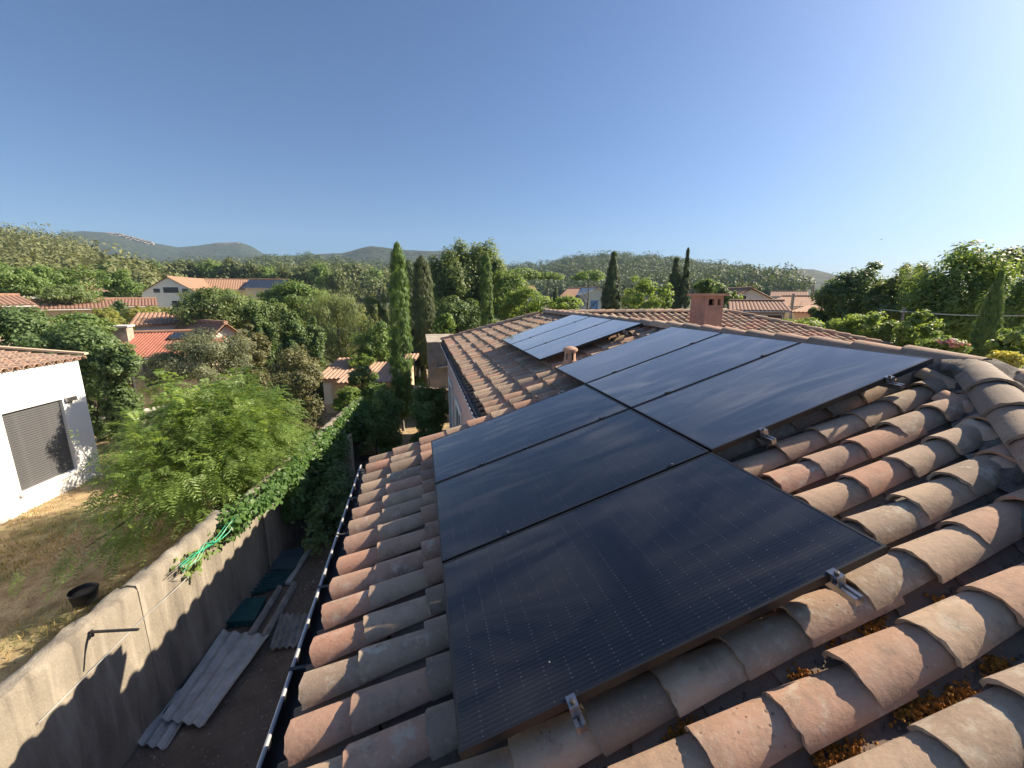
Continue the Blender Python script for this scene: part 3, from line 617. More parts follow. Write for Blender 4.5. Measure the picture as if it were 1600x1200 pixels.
# walls
ze = RP(-.8, 0, TB - .12)[2]; zf = RP(.64, 0, TB - .12)[2]
link('wall', MB().box(-.30, -.05, -5.6, .55, 0, ze + .12).mesh('wall'), M['pink'], house)
link('wall', MB().box(-.05, .60, .40, .55, 0, ze + .12).mesh('wall'), M['pink'], house)
link('wall', MB().box(.60, .80, .40, 6.6, 0, zf - .02).box(.80, 1.6, 6.4, 6.6, 0, zf - .02).box(1.5, 1.7, 6.6, 9.35, 0, zf + .15).mesh('wall'), M['pink'], house)
link('wall', MB().box(1.5, 11.5, 9.35, 9.55, 0, zf + .10).mesh('wall'), M['pink'], house)
link('wall', MB().box(-.05, 7.2, -5.6, -5.4, 0, ze).mesh('wall'), M['pink'], house); link('wall', MB().box(7.0, 7.2, -5.4, 4.6, 0, ze).mesh('wall'), M['pink'], house)
for y, w_, z0_, z1_ in ((1.9, .55, 1.3, 2.6), (3.5, .95, .4, 2.7), (5.5, .8, 1.5, 2.75)):
    f = link('window', MB().box(0.565, 0.595, y - w_ / 2 - .12, y - w_ / 2, z0_ - .1, z1_ + .12).box(0.565, 0.595, y + w_ / 2, y + w_ / 2 + .12, z0_ - .1, z1_ + .12).box(0.567, 0.595, y - w_ / 2, y + w_ / 2, z1_, z1_ + .118).box(.54, 0.595, y - w_ / 2, y + w_ / 2, z0_ - .1, z0_).mesh('window'), M['white_trim'], house)
    link('pane', MB().box(0.583, 0.596, y - w_ / 2, y - .03, z0_, z1_).box(0.583, 0.596, y + .03, y + w_ / 2, z0_, z1_).mesh('pane'), M['darkglass'], f)
    link('frame', MB().box(0.578, 0.596, y - .03, y + .03, z0_, z1_).mesh('frame'), M['white_trim'], f)
# chimney
def chimney():
    x0, x1, y0, y1 = 5.04, 5.41, 2.64, 3.08; zb, zt = 2.5, 4.80
    h = link('chimney', MB().box(x0, x1, y0, y1, zb, zt - .17).mesh('chimney'), M['pinkdark'], house)
    mb = MB(); pil = [(x0, x0 + .06), (x0 + .175, x0 + .245), (x1 - .06, x1)]
    for a, b in pil: mb.box(a, b, y0, y0 + .06, zt - .17, zt - .055)
    for a, b in pil: mb.box(a, b, y1 - .06, y1, zt - .17, zt - .055)
    mb.box(x0, x0 + .06, y0 + .06, y1 - .06, zt - .17, zt - .055).box(x1 - .06, x1, y0 + .06, y1 - .06, zt - .17, zt - .055)
    mb.box(x0 + .001, x1 - .001, y0 + .001, y1 - .001, zt - .058, zt - .002); link('vent_course', mb.mesh('vent_course'), M['pinkdark'], h)
    link('flue', MB().box(x0 + .09, x1 - .09, y0 + .09, y1 - .09, zt - .175, zt - .05).mesh('flue'), M['blackplastic'], h)
    link('cap', MB().box(x0 - .06, x1 + .06, y0 - .06, y1 + .06, zt, zt + .04).mesh('cap'), M['terracotta'], h)
chimney()
# terracotta roof vent between the two arrays
vb = RP(2.06, 1.42, TB + .06); mb = MB().lathe(vb, [(.125, -.06), (.115, .02), (.085, .07), (.080, .20)], 18); v = link('roof_vent', mb.mesh('roof_vent', 50), M['terracotta'], house)
link('vent_cap', MB().lathe(vb + Vector((0, 0, .20)), [(.080, 0), (.105, .005), (.105, .035), (.085, .05), (.05, .065), (.012, .07)], 18).mesh('vent_cap', 40), M['terracotta'], v)
mb = MB()
for k in range(6):
    a = R(k * 60 + 215); c = vb + Vector((math.cos(a) * .080, math.sin(a) * .080, .135)); m = Matrix.Translation(c) @ Matrix.Rotation(a, 4, 'Z'); mb.box(-.006, .004, -.013, .013, -.05, .045, m)
link('slot', mb.mesh('slot'), M['blackplastic'], v)

# ------------------------------------------------------------------ solar panels and their rails
PL, PW, PT = 1.722, 1.0, .035
def panel(s0, y0, label, mat='glass'):
    m = frame(RP(s0, y0, 0), P1); rt = root('solar_panel', None, label, 'solar panel', 'black solar panels on the roof', m)
    b = .011; mb = MB().box(0, b, 0, PW, -PT, 0).box(PL - b, PL, 0, PW, -PT, 0).box(b, PL - b, 0, b, -PT, 0).box(b, PL - b, PW - b, PW, -PT, 0)
    link('frame', mb.mesh('frame'), M['black_metal'], rt, local=True)
    link('glass', MB().box(b, PL - b, b, PW - b, -.008, -.0018).mesh('glass'), M[mat], rt, local=True)
    link('backsheet', MB().box(b, PL - b, b, PW - b, -.014, -.010).mesh('backsheet'), M['blackplastic'], rt, local=True)
STEP = 1.02; UP = PL + .02
panel(0, -3.06, 'nearest black solar panel of the lower row with visible cell lines, beside bare tiles')
panel(0, -2.04, 'middle black solar panel of the lower row nearest the eave')
panel(0, -1.02, 'farthest black solar panel of the lower row, next to the tiled verge')
panel(UP, -2.04, 'large streaky black solar panel of the upper row, beside the mortared hip', 'glass_streaky')
panel(UP, -1.02, 'middle black solar panel of the upper row below the ridge', 'glass_streaky')
panel(UP, 0, 'farthest black solar panel of the upper row, beside the terracotta vent', 'glass_clean')
panel(UP, 1.77, 'nearest panel of the detached array of three, right behind the terracotta vent', 'glass_clean')
panel(UP, 2.79, 'middle panel of the detached array of three beyond the terracotta vent', 'glass_clean')
panel(UP, 3.81, 'farthest panel of the detached array of three, nearest the far hip', 'glass_clean')
def rail(s, ya, yb, seams, label):
    m = frame(RP(s, ya, 0), P1); rt = root('mounting_rail', None, label, 'mounting rail', 'aluminium rails under the solar panels', m); Ln = yb - ya
    prof = [(-.017, -.036), (-.005, -.036), (-.005, -.046), (.005, -.046), (.005, -.036), (.017, -.036), (.017, -.068), (-.017, -.068)]
    S0 = min(q for q in seams) - STEP - .01; V = [(a, y, b) for y in (0, Ln) for a, b in prof]; n = 8
    link('rail', MB().add(V, [(i, (i + 1) % n, n + (i + 1) % n, n + i) for i in range(n)] + [(0, 7, 2, 1)[::1], (2, 7, 6, 3), (3, 6, 5, 4), (8, 9, 10, 15), (10, 11, 14, 15), (11, 12, 13, 14)]).mesh('rail'), M['alu'], rt, local=True)
    for q in seams:
        c = link('mid_clamp', MB().box(-.022, .022, q - ya - .016, q - ya + .016, .001, .005).box(-.022, .022, q - ya - .007, q - ya + .007, -.036, .001).mesh('mid_clamp'), M['black_metal'], rt, local=True)
        link('bolt', MB().lathe((0, q - ya, .005), [(.0075, 0), (.0075, .006), (.005, .007)], 8).mesh('bolt'), M['alu'], c, local=True)
    for q, sg in ((S0 - ya, 1), (Ln - .125, -1)):
        e = link('end_clamp', MB().box(-.017, .017, min(q - .030 * sg, q + .012 * sg), max(q - .030 * sg, q + .012 * sg), .001, .005).box(-.017, .017, min(q - .006 * sg, q - .002 * sg), max(q - .006 * sg, q - .002 * sg), -.034, .001).box(-.017, .017, min(q - .034 * sg, q - .030 * sg), max(q - .034 * sg, q - .030 * sg), -.034, .005).mesh('end_clamp'), M['alu'], rt, local=True)
        link('bolt', MB().lathe((0, q - .016 * sg, .005), [(.009, 0), (.009, .008), (.006, .009)], 8).mesh('bolt'), M['steel'], e, local=True)
    for q in np.arange(.35, Ln, .72):
        link('roof_hook', MB().box(-.016, .016, q - .003, q + .003, -.16, -.055).box(-.016, .016, q - .003, q + .05, -.166, -.16).mesh('roof_hook'), M['steel'], rt, local=True)
rail(.40, -3.125, .125, (-2.03, -1.01), 'lower aluminium rail under the lower panel row, its end showing at the bottom edge')
rail(1.47, -3.155, .125, (-2.03, -1.01), 'upper aluminium rail under the lower panel row, its stub lying on sunlit tiles')
rail(2.10, -2.13, 1.145, (-1.01, .01), 'lower aluminium rail under the upper panel row, its end beside the shaded tiles')
rail(3.08, -2.13, 1.145, (-1.01, .01), 'upper aluminium rail under the upper panel row, its stub close to the hip')
rail(2.16, 1.645, 4.935, (2.78, 3.80), 'lower aluminium rail under the detached array, its end beside the terracotta vent')
rail(3.12, 1.645, 4.935, (2.78, 3.80), 'upper aluminium rail under the detached array, its end near the ridge')

# ------------------------------------------------------------------ garden wall and what lies beside it
WD = Vector((.145, 1, 0)).normalized(); WN = Vector((1, -.145, 0)).normalized()
def wall_section(y0, y1, h, th, seed, parent):
    r = np.random.default_rng(seed); n = max(4, int((y1 - y0) / .12)); V, Fc = [], []
    prof = [(0, -.1), (0, .5), (0, h - .04), (-.03, h - .005), (-th * .5, h + .012), (-th + .03, h - .005), (-th, h - .04), (-th, .5), (-th, -.1)]
    for i in range(n + 1):
        y = y0 + (y1 - y0) * i / n
        for q, (o, z) in enumerate(prof):
            p = Vector((WX(y), y, z)) + WN * (o + (r.normal(0, .004) if q in (1, 7) else r.normal(0, .008)))
            if q > 1 and q < 7: p.z += r.normal(0, .013)
            V.append(p)
    k = len(prof)
    for i in range(n):
        for q in range(k - 1): a = i * k + q; Fc.append((a, a + k, a + k + 1, a + 1))
    Fc += [tuple(range(k)), tuple(range(n * k, n * k + k))[::-1]]
    me = MB().add(V, Fc).mesh('wall_section'); shade(me, 50); link('wall_section', me, M['concrete'], parent)
gw = root('garden_wall', (WX(2), 2, 0), 'long stained concrete garden wall, half in shadow, with ivy over its far part', 'wall')
wall_section(-6, .62, 1.72, .20, 1, gw); wall_section(.63, 2.28, 1.70, .21, 2, gw); wall_section(2.29, 6.2, 1.60, .19, 3, gw); wall_section(6.21, 9.4, 1.66, .18, 4, gw)
link('wall_pier', MB().box(WX(7.2) + .02, WX(7.2) + .25, 7.0, 7.35, 0, 1.15).mesh('wall_pier'), M['cream'], gw)
b0 = Vector((WX(.07) + .005, .07, 1.64)); mb = MB().tube([b0 - WN * .01, b0 + WN * .42], .014, 8).tube([b0 + Vector((0, 0, .02)), b0 - Vector((0, 0, .05))], .012, 6); link('bracket', mb.mesh('bracket', 50), M['steel'], gw)
def on_wall(px, py, off=.02):
    d = ray(px, py); n = np.array(WN); p0 = np.array((WX(0), 0, 0)); t = ((p0 - CAM) @ n + off) / (d @ n); return Vector(CAM + d * t)
w0 = [on_wall(*q, off=o) for q, o in (((272, 905), .03), ((297, 899), .08), ((262, 932), .05), ((232, 958), .02), ((150, 1040), .015), ((60, 1130), .012))]
solo('wire', MB().tube(w0, .0045, 5).mesh('wire', 60), M['fibre'], w0[2], 'thin pale wire running down the face of the concrete wall', 'wire')
r = np.random.default_rng(8); mb = MB()
for k in range(6):
    pts = [on_wall(px + r.normal(0, 3.0), py + r.normal(0, 3.0), .12 + r.uniform(0, .06)) for px, py in ((284, 888), (303, 872), (322, 855), (340, 842), (356, 826), (367, 811))]; mb.tube(pts, .0045, 5)
hz = on_wall(330, 850); solo('hose', mb.mesh('hose', 60), M['greenhose'], hz, 'tangled bright green hose hanging over the concrete wall', 'hose')
def corrugated(name, corners, label, mat, waves, group, dz=.05, t=.007, amp=.022):
    A, B, C, D = [Vector(c) for c in corners]; V, Fc = [], []; nu, nv = waves * 8, 6                   # A-B: width edge, A-D: length
    for s in (0, 1):
        for j in range(nv + 1):
            for i in range(nu + 1):
                u, v = i / nu, j / nv; p = A.lerp(B, u).lerp(D.lerp(C, u), v); e = .012 * math.sin(9 * v + 5 * u)
                V.append((p.x, p.y, p.z + dz + amp * math.cos(u * waves * 2 * math.pi) + e * .4 - s * t))
    o = (nu + 1) * (nv + 1)
    for j in range(nv):
        for i in range(nu): q = j * (nu + 1) + i; Fc += [(q, q + 1, q + nu + 2, q + nu + 1), (o + q, o + q + nu + 1, o + q + nu + 2, o + q + 1)]
    for i in range(nu): a = i; b = nv * (nu + 1) + i; Fc += [(a, o + a, o + a + 1, a + 1), (b, b + 1, o + b + 1, o + b)]
    for j in range(nv): a = j * (nu + 1); b = a + nu; Fc += [(a, a + nu + 1, o + a + nu + 1, o + a), (b, o + b, o + b + nu + 1, b + nu + 1)]
    me = MB().add(V, Fc).mesh(name); shade(me, 50); c = (A + B + C + D) / 4; c.z = .02; return solo(name, me, mat, c, label, 'roof sheet', group)
g_ = 'corrugated sheets lying by the wall'
zl = lambda pts, z: [at_z(px, py, z) for px, py in pts]
corrugated('corrugated_sheet', zl([(215, 1166), (262, 1174), (322, 1078), (282, 1072)], .03), 'short pale corrugated sheet lying underneath the largest one', M['fibre'], 3, g_, .03)
corrugated('corrugated_sheet', zl([(254, 1130), (320, 1141), (422, 998), (350, 990)], .05), 'largest pale grey corrugated sheet on the soil beside the wall', M['fibre'], 4, g_, .055)
corrugated('corrugated_sheet', zl([(422, 1018), (474, 1012), (486, 962), (440, 962)], .04), 'dull old corrugated sheet near the gutter, right of the planks', M['fibre_old'], 5, g_, .04)
def plank(pts, wd, label, mat, h=.035, ridge=True):
    a, b = [Vector(at_z(*q, .05)) for q in pts]; d = (b - a).normalized(); s = Vector((-d.y, d.x, 0)); up = Vector((0, 0, 1)); prof = [(-1, 0), (-.8, .6), (-.35, 1), (.35, 1), (.8, .6), (1, 0)] if ridge else [(-1, 0), (-1, 1), (1, 1), (1, 0)]
    V = [p + s * (x * wd / 2) + up * (z * h - .0) for p in (a, b) for x, z in prof]; k = len(prof); Fc = [(i, i + 1, k + i + 1, k + i) for i in range(k - 1)] + [tuple(range(k)), tuple(range(k, 2 * k))[::-1], (0, k, 2 * k - 1, k - 1)]
    c = (a + b) / 2; solo('plank', MB().add(V, Fc).mesh('plank', 40), mat, c, label, 'plank', 'long planks beside the wall')
plank([(390, 996), (437, 920)], .10, 'old rounded plank left of its twin, between teal box and corrugated sheets', M['fibre_old'], .07)
plank([(412, 998), (460, 914)], .11, 'old rounded plank right of its twin, above the dull corrugated sheet', M['fibre_old'], .07)
plank([(450, 914), (486, 856)], .09, 'pale straight plank along the edge of the blue grey lid', M['fibre'], .05, False)
def crate(pts, z0, h, label, mat, name, cat, grille=False):
    P = [Vector(at_z(*q, z0 + h)) for q in pts]; c = sum(P, Vector()) / 4; rt = root(name, (c.x, c.y, z0), label, cat)
    if not grille:
        link('lid', MB().slab(P, .03).mesh('lid'), mat, rt); Q = [c + (p - c) * .94 - Vector((0, 0, .031)) for p in P]; link('body', MB().slab(Q, h - .02).mesh('body'), mat, rt)
        for k in range(4):
            a, b = Q[k] + (Q[k] - c) * .05, Q[(k + 1) % 4] + (Q[(k + 1) % 4] - c) * .05
            link('rim', MB().tube([a + Vector((0, 0, .03)), b + Vector((0, 0, .03))], .008, 6).mesh('rim', 60), mat, rt)
    else:
        link('tray', MB().slab([p - Vector((0, 0, .045)) for p in P], .02).mesh('tray'), mat, rt)
        for i in range(7):
            t = i / 6; link('slat', MB().tube([P[0].lerp(P[3], t), P[1].lerp(P[2], t)], .012, 5).mesh('slat', 60), mat, rt)
        for i in range(4):
            t = i / 3; link('cross_bar', MB().tube([P[0].lerp(P[1], t), P[3].lerp(P[2], t)], .014, 5).mesh('cross_bar', 60), mat, rt)
crate([(419, 890), (460, 887), (477, 854), (437, 862)][::1], .02, .10, 'blue grey plastic lid lying flat against the shaded wall', M['tealgrey'], 'plastic_cover', 'cover')
crate([(387, 927), (440, 913), (461, 886), (411, 893)], .02, .09, 'dark teal slatted plastic grille between two flat plastic boxes', M['teal'], 'plastic_grille', 'grille', True)
crate([(352, 972), (397, 968), (416, 932), (377, 936)], .02, .12, 'dark teal plastic box beside the planks and the wall', M['teal'], 'plastic_box', 'box')
pts = [at_z(px, py, .05) for px, py in ((120, 1262), (168, 1200), (220, 1140), (272, 1083), (330, 1019))]
solo('drain_pipe', MB().tube(pts, .032, 8).tube([Vector(p) + Vector((.08, 0, -.015)) for p in pts], .018, 7).mesh('drain_pipe', 60), M['blackplastic'], pts[2], 'black ribbed drain pipe lying along the foot of the wall', 'pipe')
c = at_z(134, 940, .02); rt = root('bucket', c, 'black tub standing on the dry grass behind the concrete wall', 'tub')
link('tub', MB().lathe(c, [(.15, 0), (.18, .2), (.19, .21), (.18, .22), (.17, .2), (.14, .05)], 20).mesh('tub', 50), M['blackplastic'], rt); link('soil_fill', MB().lathe(c, [(.16, .16), (.08, .18)], 14).mesh('soil_fill', 60), M['deck'], rt)
# gravel and leaf litter on the soil strip
r = np.random.default_rng(12); mb = MB()
for k in range(3600):
    y = r.uniform(-4, 8); x = r.uniform(WX(y) + .05, -.3); s = r.uniform(.005, .018) * (1.6 if r.random() < .06 else 1); c = Vector((x, y, .035 + s * .3))
    V = [c + Vector(v) * s * r.uniform(.6, 1.4) for v in ((1, 0, 0), (0, 1, 0), (-1, 0, 0), (0, -1, 0), (0, 0, .7))]; mb.add(V, [(0, 1, 4), (1, 2, 4), (2, 3, 4), (3, 0, 4)])
tag(link('gravel', mb.mesh('gravel'), plain('gravel_stone', (.27, .225, .185), .95, 0, .6, 2.5)), kind='stuff')
n = 900; y = r.uniform(-4, 8, n); P = np.stack([WX(y) + .05 + r.uniform(0, 1, n) ** 1.6 * 2.4, y, np.full(n, .055)], 1); N = unit(r, n) * .5 + np.array([0, 0, 1.0]); V = cards(r, P, N, r.uniform(.02, .06, n), r.uniform(.012, .03, n)); tag(link('leaf_litter', np_mesh('leaf_litter', V, quads(V)), M['brown_leaf']), kind='stuff')
# dry grass in the neighbour's yard
r = np.random.default_rng(13); n = 64000; px_ = r.uniform(-13.5, -3.6, n); py_ = r.uniform(-1, 15, n); nz = np.sin(px_ * 1.3 + 1.7 * np.sin(py_ * .8)) * np.sin(py_ * 1.1 + px_ * .4); keep = nz + r.normal(0, .35, n) > .05
keep &= px_ < -3.28 + .145 * py_ - .25; P = np.stack([px_, py_, gz_rough(px_, py_) + .03], 1)[keep]; N = unit(r, len(P)); N[:, 2] *= .2
for nm, sel, mt in (('grass', slice(0, None, 2), 'grass'), ('grass', slice(1, None, 2), 'greengrass')):
    Q = P[sel]; V = cards(r, Q, N[sel], r.uniform(.05, .16, len(Q)), .012, np.array([0, 0, 1.0]) + unit(r, len(Q)) * .7); tag(link(nm, np_mesh(nm, V, quads(V)), LM[mt]), kind='stuff')

# ------------------------------------------------------------------ neighbour's white house
FX = lambda y: -8.76 - .12 * (8.75 - y)
fd = Vector((.12, 1, 0)).normalized(); fn = Vector((1, -.12, 0)).normalized(); ang = math.atan2(-.12, 1)
wh = root('white_house', (FX(8.75) - 3, 5, 0), 'white rendered house with closed grey roller shutter and low tiled roof', 'house')
FM = Matrix((fd, -fn, Vector((0, 0, 1)))).transposed().to_4x4(); FM.translation = (FX(8.75), 8.75, 0)      # local: x along the facade (0 at the far corner), y inwards
w0_, w1_ = -2.02, -.64                                                    # shutter opening (along the facade)
mb = MB(); mb.box(-12, w0_, 0, .25, -.2, 3.19, FM).box(w1_, 0, 0, .25, -.2, 3.19, FM).box(w0_, w1_, 0, .25, -.2, .44, FM).box(w0_, w1_, 0, .25, 2.28, 3.19, FM)
mb.box(-.25, 0, .25, 6.5, -.2, 3.19, FM); link('wall', mb.mesh('wall'), M['white'], wh)
sh = link('shutter', MB().box(w0_, w1_, .10, .12, .44, 2.28, FM).mesh('shutter'), M['grey_render'] if 0 else plain('shutter_grey', (.105, .105, .11), .5), wh)
for k in range(34):
    z = .445 + k * .054; link('slat', MB().box(w0_ + .012, w1_ - .012, .078, .10, z + .005, z + .05, FM).mesh('slat') if k == 0 else sl_me, bpy.data.materials['shutter_grey'], sh, Matrix.Translation((0, 0, k * .054)))
    if k == 0: sl_me = bpy.data.objects['slat'].data if 'slat' in bpy.data.objects and False else [o for o in sh.children if o.name.startswith('slat')][0].data
link('sill', MB().box(w0_ - .06, w1_ + .16, -.06, .08, .36, .42, FM).mesh('sill'), M['white'], wh)
lp = link('wall_lamp', MB().box(-.58, -.36, -.10, 0, 2.20, 2.30, FM).box(-.50, -.44, -.04, 0, 2.12, 2.20, FM).mesh('wall_lamp'), M['alu'], wh)
RPt = R(5.5); u4 = (-fn * math.cos(RPt) + Vector((0, 0, math.sin(RPt)))); B4 = (u4, -fd, u4.cross(-fd)); E0 = Vector((FX(8.75), 8.75, 3.20)) + fn * .10
if B4[2].z < 0: B4 = (u4, fd, u4.cross(fd))
sgn = 1 if B4[1].dot(fd) > 0 else -1; near_w, rest_w = [], []
for k in range(50):
    a = .02 - k * .235
    for j in range(12):
        m = place(B4, E0, -.02 + j * .30, sgn * a, .0, .42, rng, .7); near_w.append((COVER[rng.integers(5)], m))
PALE = {}
for me_ in COVER: c_ = me_.copy(); c_.materials.clear(); PALE[me_.name] = c_
near_w.sort(key=lambda q: np.linalg.norm(np.array(q[1].translation) - np.array((-8.9, 7.5, 3.3))))
for me, m in near_w[:150]: link('roof_tile', PALE.setdefault(me.name, me.copy()), M['clay_pale'], wh, m)
merged('roof_tile_field', near_w[150:], M['clay_pale_stuff'], wh)
link('roof', MB().slab([E0 + u4 * q + fd * a + B4[2] * -.03 for q, a in ((.06, .12), (3.5, .12), (3.5, -12), (.06, -12))][::-1], .05).mesh('roof'), M['rooftan'], wh)
link('roof', MB().slab([E0 + u4 * 3.5 + B4[2] * -.035 + fd * .16, E0 + u4 * 3.5 - fn * 3.3 - Vector((0, 0, .7)) + fd * .16, E0 + u4 * 3.5 - fn * 3.3 - Vector((0, 0, .7)) - fd * 12, E0 + u4 * 3.5 + B4[2] * -.035 - fd * 12], .05).mesh('roof'), M['rooftan'], wh)
link('verge', MB().slab([E0 + u4 * q + fd * a + B4[2] * .10 for q, a in ((-.03, .17), (3.5, .17), (3.5, .05), (-.03, .05))][::-1], .05).mesh('verge'), M['cream'], wh)
link('ridge_cap', MB().tube([E0 + u4 * 3.5 + fd * .2, E0 + u4 * 3.5 - fd * 12], .10, 10).mesh('ridge_cap', 50), M['rooftan'], wh)
q = at_z(165, 681, 0); q2 = at_z(300, 655, 0)
lw = root('boundary_wall', q, 'low grey rendered wall behind the corner of the white house', 'wall'); q, q2 = Vector(q), Vector(q2)
def strip_wall(a, b, th, z0, z1): d = (b - a).normalized(); s = Vector((-d.y, d.x, 0)) * th; return MB().slab([Vector((p.x, p.y, z1)) for p in (a, b, b + s, a + s)][::1], z1 - z0)
link('wall', strip_wall(q, q2, .2, -.6, .62).mesh('wall'), M['grey_render'], lw); link('coping', strip_wall(q - Vector((.03, .03, 0)), q2, .26, .622, .68).mesh('coping'), M['offwhite'], lw)

# ------------------------------------------------------------------ houses of the neighbourhood
def ribbed(name, P, pitch, amp, mat, parent, t=.06, lift=0.0):
    """tiled slope over the quad P = eave left, eave right, ridge right, ridge left: half-round rows running up the slope"""
    A, B, C, D = [Vector(p) for p in P]; n = (B - A).cross(D - A).normalized(); nr = int(np.clip((B - A).length / (pitch * .7), 4, 120)); V, Fc = [], []; cols = nr * 6
    for v in range(2):
        for i in range(cols + 1):
            u = i / cols; p = (A.lerp(B, u) if v == 0 else D.lerp(C, u)); ph = (u * nr) % 1; V.append(p + n * (amp * (abs(math.sin(ph * math.pi)) ** .7) + lift))
    for i in range(cols): Fc.append((i, i + 1, cols + 1 + i + 1, cols + 1 + i))
    o = len(V); V += [p - n * t for p in (A, B, C, D)]; Fc += [(o + 3, o + 2, o + 1, o), (o, o + 1, cols, 0), (o + 2, o + 3, cols + 1, 2 * cols + 1)]
    me = MB().add(V, Fc).mesh(name); shade(me, 45); return link(name, me, mat, parent)
def house_at(name, label, px, ybase_hint, D, wpx, y_eave, y_ridge, depth, yaw, mats, kind='side', wins=(), pitch=.26, group='houses beyond the gardens', extra=None, cat='house'):
    """a gabled house whose front stands at bearing px, distance D; sizes from its height and width in view. local x: along front, y: away"""
    e = at_d(px, y_eave, D); rdg = at_d(px, y_ridge, D + (depth / 2 if kind == 'side' else .5)); _, _, dp = proj(e); wd = wpx * dp[0] / F; g = float(gz(e[0], e[1])) - .4
    b = math.atan2(e[1] - CAM[1], e[0] - CAM[0]); T = Matrix.Translation((e[0], e[1], 0)) @ Matrix.Rotation(b - math.pi / 2 + R(yaw), 4, 'Z'); he, hr = e[2], max(rdg[2], e[2] + .4)
    rt = root(name, (e[0], e[1], max(g, -1.6)), label, cat, group); x0, x1 = -wd / 2, wd / 2; ov = .28; wallm, roofm = M[mats[0]], M[mats[1]]; W_ = lambda x, y, z: T @ Vector((x, y, z))
    mb = MB().box(x0, x1, 0, depth, g, he, T)
    if kind == 'front': mb.add([W_(x0, .001, he - .002), W_(x1, .001, he - .002), W_(0, .001, hr - .06), W_(x0, depth - .001, he - .002), W_(x1, depth - .001, he - .002), W_(0, depth - .001, hr - .06)], [(0, 1, 2), (5, 4, 3), (0, 2, 5, 3), (1, 4, 5, 2)])
    elif kind == 'side': mb.add([W_(x0 + .001, 0, he - .002), W_(x0 + .001, depth, he - .002), W_(x0 + .001, depth / 2, hr - .06), W_(x1 - .001, 0, he - .002), W_(x1 - .001, depth, he - .002), W_(x1 - .001, depth / 2, hr - .06)], [(2, 1, 0), (3, 4, 5), (0, 3, 5, 2), (1, 2, 5, 4)])
    link('wall', mb.mesh('wall'), wallm, rt)
    if kind == 'side':
        sl = (hr - he) / (depth / 2); ed = he - ov * sl
        r1 = ribbed('roof', [W_(x0 - ov, -ov, ed + .03), W_(x1 + ov, -ov, ed + .03), W_(x1 + ov, depth / 2, hr + .03), W_(x0 - ov, depth / 2, hr + .03)], pitch, .045, roofm, rt)
        ribbed('roof', [W_(x1 + ov, depth + ov, ed + .03), W_(x0 - ov, depth + ov, ed + .03), W_(x0 - ov, depth / 2 + .004, hr + .03), W_(x1 + ov, depth / 2 + .004, hr + .03)], pitch, .045, roofm, rt)
        link('ridge', MB().tube([W_(x0 - ov, depth / 2, hr + .07), W_(x1 + ov, depth / 2, hr + .07)], .11, 8).mesh('ridge', 50), M['rooftan'], rt)
    elif kind == 'front':
        sl = (hr - he) / (wd / 2); ed = he - ov * sl
        ribbed('roof', [W_(x0 - ov, depth + ov, ed + .03), W_(x0 - ov, -ov, ed + .03), W_(0, -ov, hr + .03), W_(0, depth + ov, hr + .03)], pitch, .045, roofm, rt)
        ribbed('roof', [W_(x1 + ov, -ov, ed + .03), W_(x1 + ov, depth + ov, ed + .03), W_(.004, depth + ov, hr + .03), W_(.004, -ov, hr + .03)], pitch, .045, roofm, rt)
        link('ridge', MB().tube([W_(0, -ov, hr + .07), W_(0, depth + ov, hr + .07)], .11, 8).mesh('ridge', 50), M['rooftan'], rt)
    else:
        ribbed('roof', [W_(x0 - ov, -ov, he + .05), W_(x1 + ov, -ov, he + .05), W_(x1 + ov, depth + ov, hr), W_(x0 - ov, depth + ov, hr)], pitch, .045, roofm, rt)
    link('gutter', MB().box(x0 - .2, x1 + .2, -ov - .08, -ov, (ed if kind == 'side' else he) - .05, (ed if kind == 'side' else he) + .01, T).mesh('gutter'), M['white_trim'], rt) if kind == 'side' else None
    for wx, wz, ww, wh_, wm in wins:                                      # fractions along the front, metres below the eave
        X = x0 + wx * wd; f = link('window', MB().box(X - ww / 2 - .07, X + ww / 2 + .07, -.03, -.002, he - wz - wh_ - .07, he - wz + .07, T).mesh('window'), M['white_trim'], rt)
        link('pane' if wm != 'blue' else 'shutter', MB().box(X - ww / 2, X + ww / 2, -.05, -.0325, he - wz - wh_, he - wz, T).mesh('pane'), M[wm], f)
    return rt, T, (x0, x1, he, hr, g)
# left of view
hs = house_at('house', 'small house with bright red ribbed roof, skylight and broad chimney', 250, 0, 25, 130, 556, 521, 7.5, -16, ('cream', 'redtile'), 'side', ((.14, .35, .5, 1.6, 'brown'), (.40, .3, .6, 1.1, 'darkglass')), .19)
rt, T, (x0, x1, he, hr, g) = hs
mm = Vector((x0 + .3, 2.2, 0)); link('chimney', MB().box(x0 - .5, x0 + .2, 2.1, 2.9, he - .6, hr + .45, T).mesh('chimney'), M['stone'], rt); link('chimney_cap', MB().box(x0 - .58, x0 + .28, 2.02, 2.98, hr + .45, hr + .53, T).mesh('chimney_cap'), M['offwhite'], rt)
sl = (hr - he) / 3.75; a = math.atan(sl); m = T @ Matrix.Translation((x0 + .58 * (x1 - x0), 2.7, he + 2.7 * sl + .13)) @ Matrix.Rotation(a, 4, 'X'); f = link('skylight', MB().box(-.5, .5, -.55, .55, -.06, .04, m).mesh('skylight'), M['steel'], rt); link('pane', MB().box(-.42, .42, -.47, .47, .041, .05, m).mesh('pane'), M['pv_far'], f)
house_at('house', 'white gabled house with a faded tan tile roof behind the olive bush', 352, 0, 27, 46, 527, 505, 6, 25, ('offwhite', 'rooftan'), 'front', (), .24)
house_at('shed', 'small shed with ribbed pink tile roof and an arched opening', 250, 0, 31, 58, 508, 492, 4, -4, ('offwhite', 'rooftan'), 'lean', ((.35, .35, .5, .5, 'darkglass'),), .28, cat='shed')
